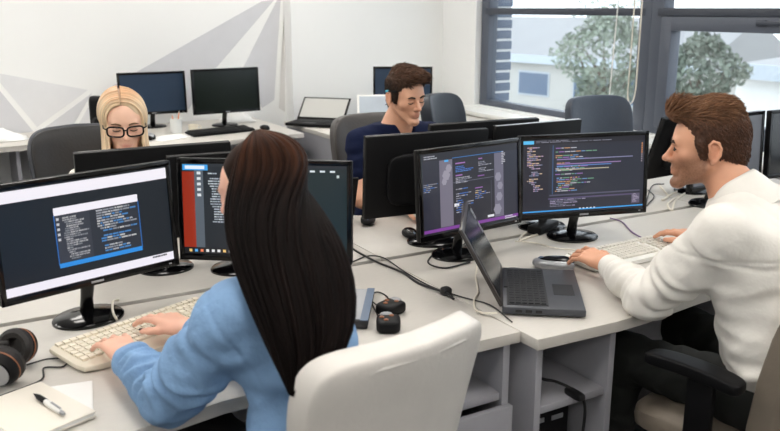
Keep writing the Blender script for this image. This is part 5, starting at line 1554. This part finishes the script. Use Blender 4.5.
# ---------------------------------------------------------------- blonde woman in glasses
def woman_blonde():
    base = (0.69, 3.36, 0.0)
    root = person('blonde woman in black glasses behind the black monitor backs', base)
    H = Frame((0.672, 3.215, 1.146), 260, -12, 0, 0.99)
    neck = np.array((0.685, 3.29, 0.985))
    Rs, Ls = np.array((0.525, 3.30, 0.915)), np.array((0.845, 3.30, 0.915))
    Re, Le = np.array((0.42, 3.15, 0.76)), np.array((0.93, 3.15, 0.76))
    Rw, Lw = np.array((0.52, 2.93, 0.79)), np.array((0.84, 2.93, 0.79))
    chest = np.array((0.687, 3.32, 0.83)); waist = np.array((0.69, 3.36, 0.66)); hip = np.array((0.69, 3.38, 0.56))
    ax = np.array((1.0, 0, 0))
    B = Field((0.30, 2.70, 0.60), (1.06, 3.50, 1.34), 0.0040)
    head(B, H, neck, False, 0.90, 0.046, ears=False)
    B.cap(neck, chest, 0.05, 0.085, 0.05); B.cap(chest, waist, 0.09, 0.08, 0.05, flat=(ax, 1.25))
    for sh, el, w in ((Ls, Le, Lw), (Rs, Re, Rw)):
        B.cap(neck, sh, 0.04, 0.04, 0.04); B.cap(sh, el, 0.038, 0.032, 0.02); B.cap(el, w, 0.032, 0.020, 0.02)
    hand(B, Rw, (0.25, -1, 0), (0, 0, 1), 1, curl=(15, 20, 12), s=0.9); hand(B, Lw, (-0.3, -1, 0), (0, 0, 1), -1, curl=(15, 20, 12), s=0.9)
    V, Fq = B.mesh()
    col = face_colours(V, H, (244, 198, 172), (206, 120, 112))
    np_mesh('body', V, Fq, 'skin', root, base, col)
    face_bits(root, V, H, 'brow_light', 0.0030, eye=False)
    S = Field((0.36, 2.86, 0.50), (1.02, 3.54, 1.03), 0.006)
    S.cap(chest, waist, 0.110, 0.105, 0.06, flat=(ax, 1.33)); S.cap(waist, hip, 0.105, 0.125, 0.05, flat=(ax, 1.28))
    S.cap(neck - np.array((0, 0, 0.05)), chest, 0.062, 0.10, 0.05, flat=(ax, 1.2))
    for sh, el, w, ph in ((Ls, Le, Lw, 0.3), (Rs, Re, Rw, 1.7)):
        S.cap(lerp(neck, sh, 0.2) - np.array((0, 0, 0.025)), sh, 0.058, 0.058, 0.05); S.cap(sh, el, 0.06, 0.052, 0.04, wr=(0.005, 16, ph, 0.5)); S.cap(el, lerp(el, w, 0.85), 0.05, 0.038, 0.03, wr=(0.005, 20, ph, 0.5))
    V2, Fq2 = S.mesh(); np_mesh('blouse', V2, Fq2, 'shirt_cream', root, base)
    T = Field((0.35, 2.7, 0.0), (1.05, 3.6, 0.72), 0.010)
    T.cap(hip + np.array((-0.05, 0, 0)), hip + np.array((0.05, 0, 0)), 0.13, 0.13, 0.05)
    for x, kx in ((-1, 0.57), (1, 0.81)):
        k_, f_ = np.array((kx, 2.92, 0.55)), np.array((kx, 2.94, 0.09))
        T.cap(hip + ax * 0.08 * x, k_, 0.09, 0.062, 0.05); T.cap(k_, f_, 0.06, 0.04, 0.04)
        MB().sq((0, 0, 0), (0.04, 0.12, 0.04), 0.6, 0.6, 20, 10, None, Matrix.Translation(Vector(f_ - np.array(base)) + Vector((0, -0.06, -0.05)))).build('shoe', 'shoe', root)
    V2, Fq2 = T.mesh(); np_mesh('trousers', V2, Fq2, 'trouser_black', root, base)
    # long straight hair with a parting
    rg = np.random.default_rng(21)
    def guide(ph, lay):
        a = math.radians(ph * 150)
        pts = []; sg = 1 if ph >= 0 else -1
        rr = np.array((0.088, 0.106, 0.100)) * (1.0 + lay)
        y0, y1 = 0.066 * (abs(ph) * 2 - 1), -0.108 + 0.160 * abs(ph)
        for i, th in enumerate((3, 26, 50, 74, 96, 112)):
            t = i / 5.0; y = y0 * (1 - t) + y1 * t
            q = math.sqrt(max(0.04, 1 - ((y + 0.012) / rr[1]) ** 2)); e = math.radians(th)
            pts.append(H.w((-sg * rr[0] * q * math.sin(e) - 0.010 * (1 - t), y, 0.040 + rr[2] * q * math.cos(e))))
        last = np.array(pts[-1])
        fdir = H.R[:, 1] * np.array([1, 1, 0])
        for k, dz in enumerate((0.05, 0.12, 0.20, 0.28)):
            out = (-H.R[:, 0] * math.sin(a) * np.array([1, 1, 0])) * (0.004 * k)
            pts.append(last + np.array((0, 0, -dz)) + out + (fdir * 0.012 * k if abs(ph) > 0.55 else -fdir * 0.010 * k))
        return pts
    cs = []
    NS = 420
    for k in range(NS):
        ph = rg.uniform(-1, 1); c = np.array(smooth_path(guide(ph, rg.uniform(-0.05, 0.03)), 3))
        t = np.linspace(0, 1 - rg.uniform(0, 0.08), 20) * (len(c) - 1); i0 = np.clip(t.astype(int), 0, len(c) - 2); fr = (t - i0)[:, None]
        cs.append(c[i0] * (1 - fr) + c[i0 + 1] * fr)
    rad = np.array([0.0045 * (1 if q < 0.7 else 1 - 0.7 * (q - 0.7) / 0.3) for q in np.linspace(0, 1, 20)])[None] * rg.uniform(0.6, 1.2, (NS, 1))
    SV, SF = strands(np.array(cs), rad, 5)
    phs = np.linspace(-0.97, 0.97, 41)
    sheet = np.array([smooth_path(guide(p_, -0.03), 3) for p_ in phs]); Mn = sheet.shape[1]
    Fh = [(i * Mn + j, i * Mn + j + 1, (i + 1) * Mn + j + 1, (i + 1) * Mn + j) for i in range(40) for j in range(Mn - 1)]
    Fc_ = Field(H.o - 0.17, H.o + 0.17, 0.006)
    Fc_.ell(H.w((0, -0.014, 0.044)), np.array((0.080, 0.101, 0.092)) * H.s, H.R, 0.01)
    Fc_.ell(H.w((-0.010, 0.105, 0.000)), np.array((0.064, 0.080, 0.112)) * H.s, H.R, 0.012, True)
    Fc_.ell(H.w((0, 0.05, -0.09)), np.array((0.12, 0.085, 0.075)) * H.s, H.R, 0.012, True)
    CV, CF = Fc_.mesh()
    Va, Fa = join_parts([(SV, SF), (sheet.reshape(-1, 3), np.array(Fh)), (CV, CF)])
    Lz = H.loc(Va)[:, 2]
    rt_ = smoothstep(0.09, 0.135, Lz)[:, None]
    cc = np.array(lin((240, 214, 178))) * (1 - rt_) + np.array(lin((222, 178, 138))) * rt_
    var = np.concatenate([np.repeat(rg.uniform(0.75, 1.12, NS), 100), np.ones(sheet.shape[0] * Mn + len(CV)) * 0.8])[:, None]
    np_mesh('hair', Va, Fa, 'hair_blond', root, base, np.clip(cc * var, 0, 0.95))
    # glasses
    gl = []
    L = H.loc(V)
    yb = surf(L, 0, 0.012, 0.008) + 0.004
    g = MB(); o = np.array(base)
    for x in (-1, 1):
        pts = []
        for k in range(25):
            a = 2 * PI * k / 24
            f = lambda v, e: math.copysign(abs(v) ** e, v)
            lx = x * 0.036 + 0.0300 * f(math.cos(a), 0.6); lz = 0.006 + 0.0195 * f(math.sin(a), 0.6)
            pts.append(H.w((lx, yb - 0.012 * (lx / 0.06) ** 2, lz)) - o)
        g.tube(pts, 0.0034, 8, cap=False)
        g.tube([H.w((x * 0.066, yb - 0.012, 0.014)) - o, H.w((x * 0.078, yb - 0.03, 0.014)) - o, H.w((x * 0.080, -0.01, 0.012)) - o], 0.0026, 6)
    g.tube([H.w((-0.008, yb, 0.010)) - o, H.w((0, yb + 0.001, 0.013)) - o, H.w((0.008, yb, 0.010)) - o], 0.0026, 6)
    g.build('glasses', 'black_gloss', root, 180)
woman_blonde()
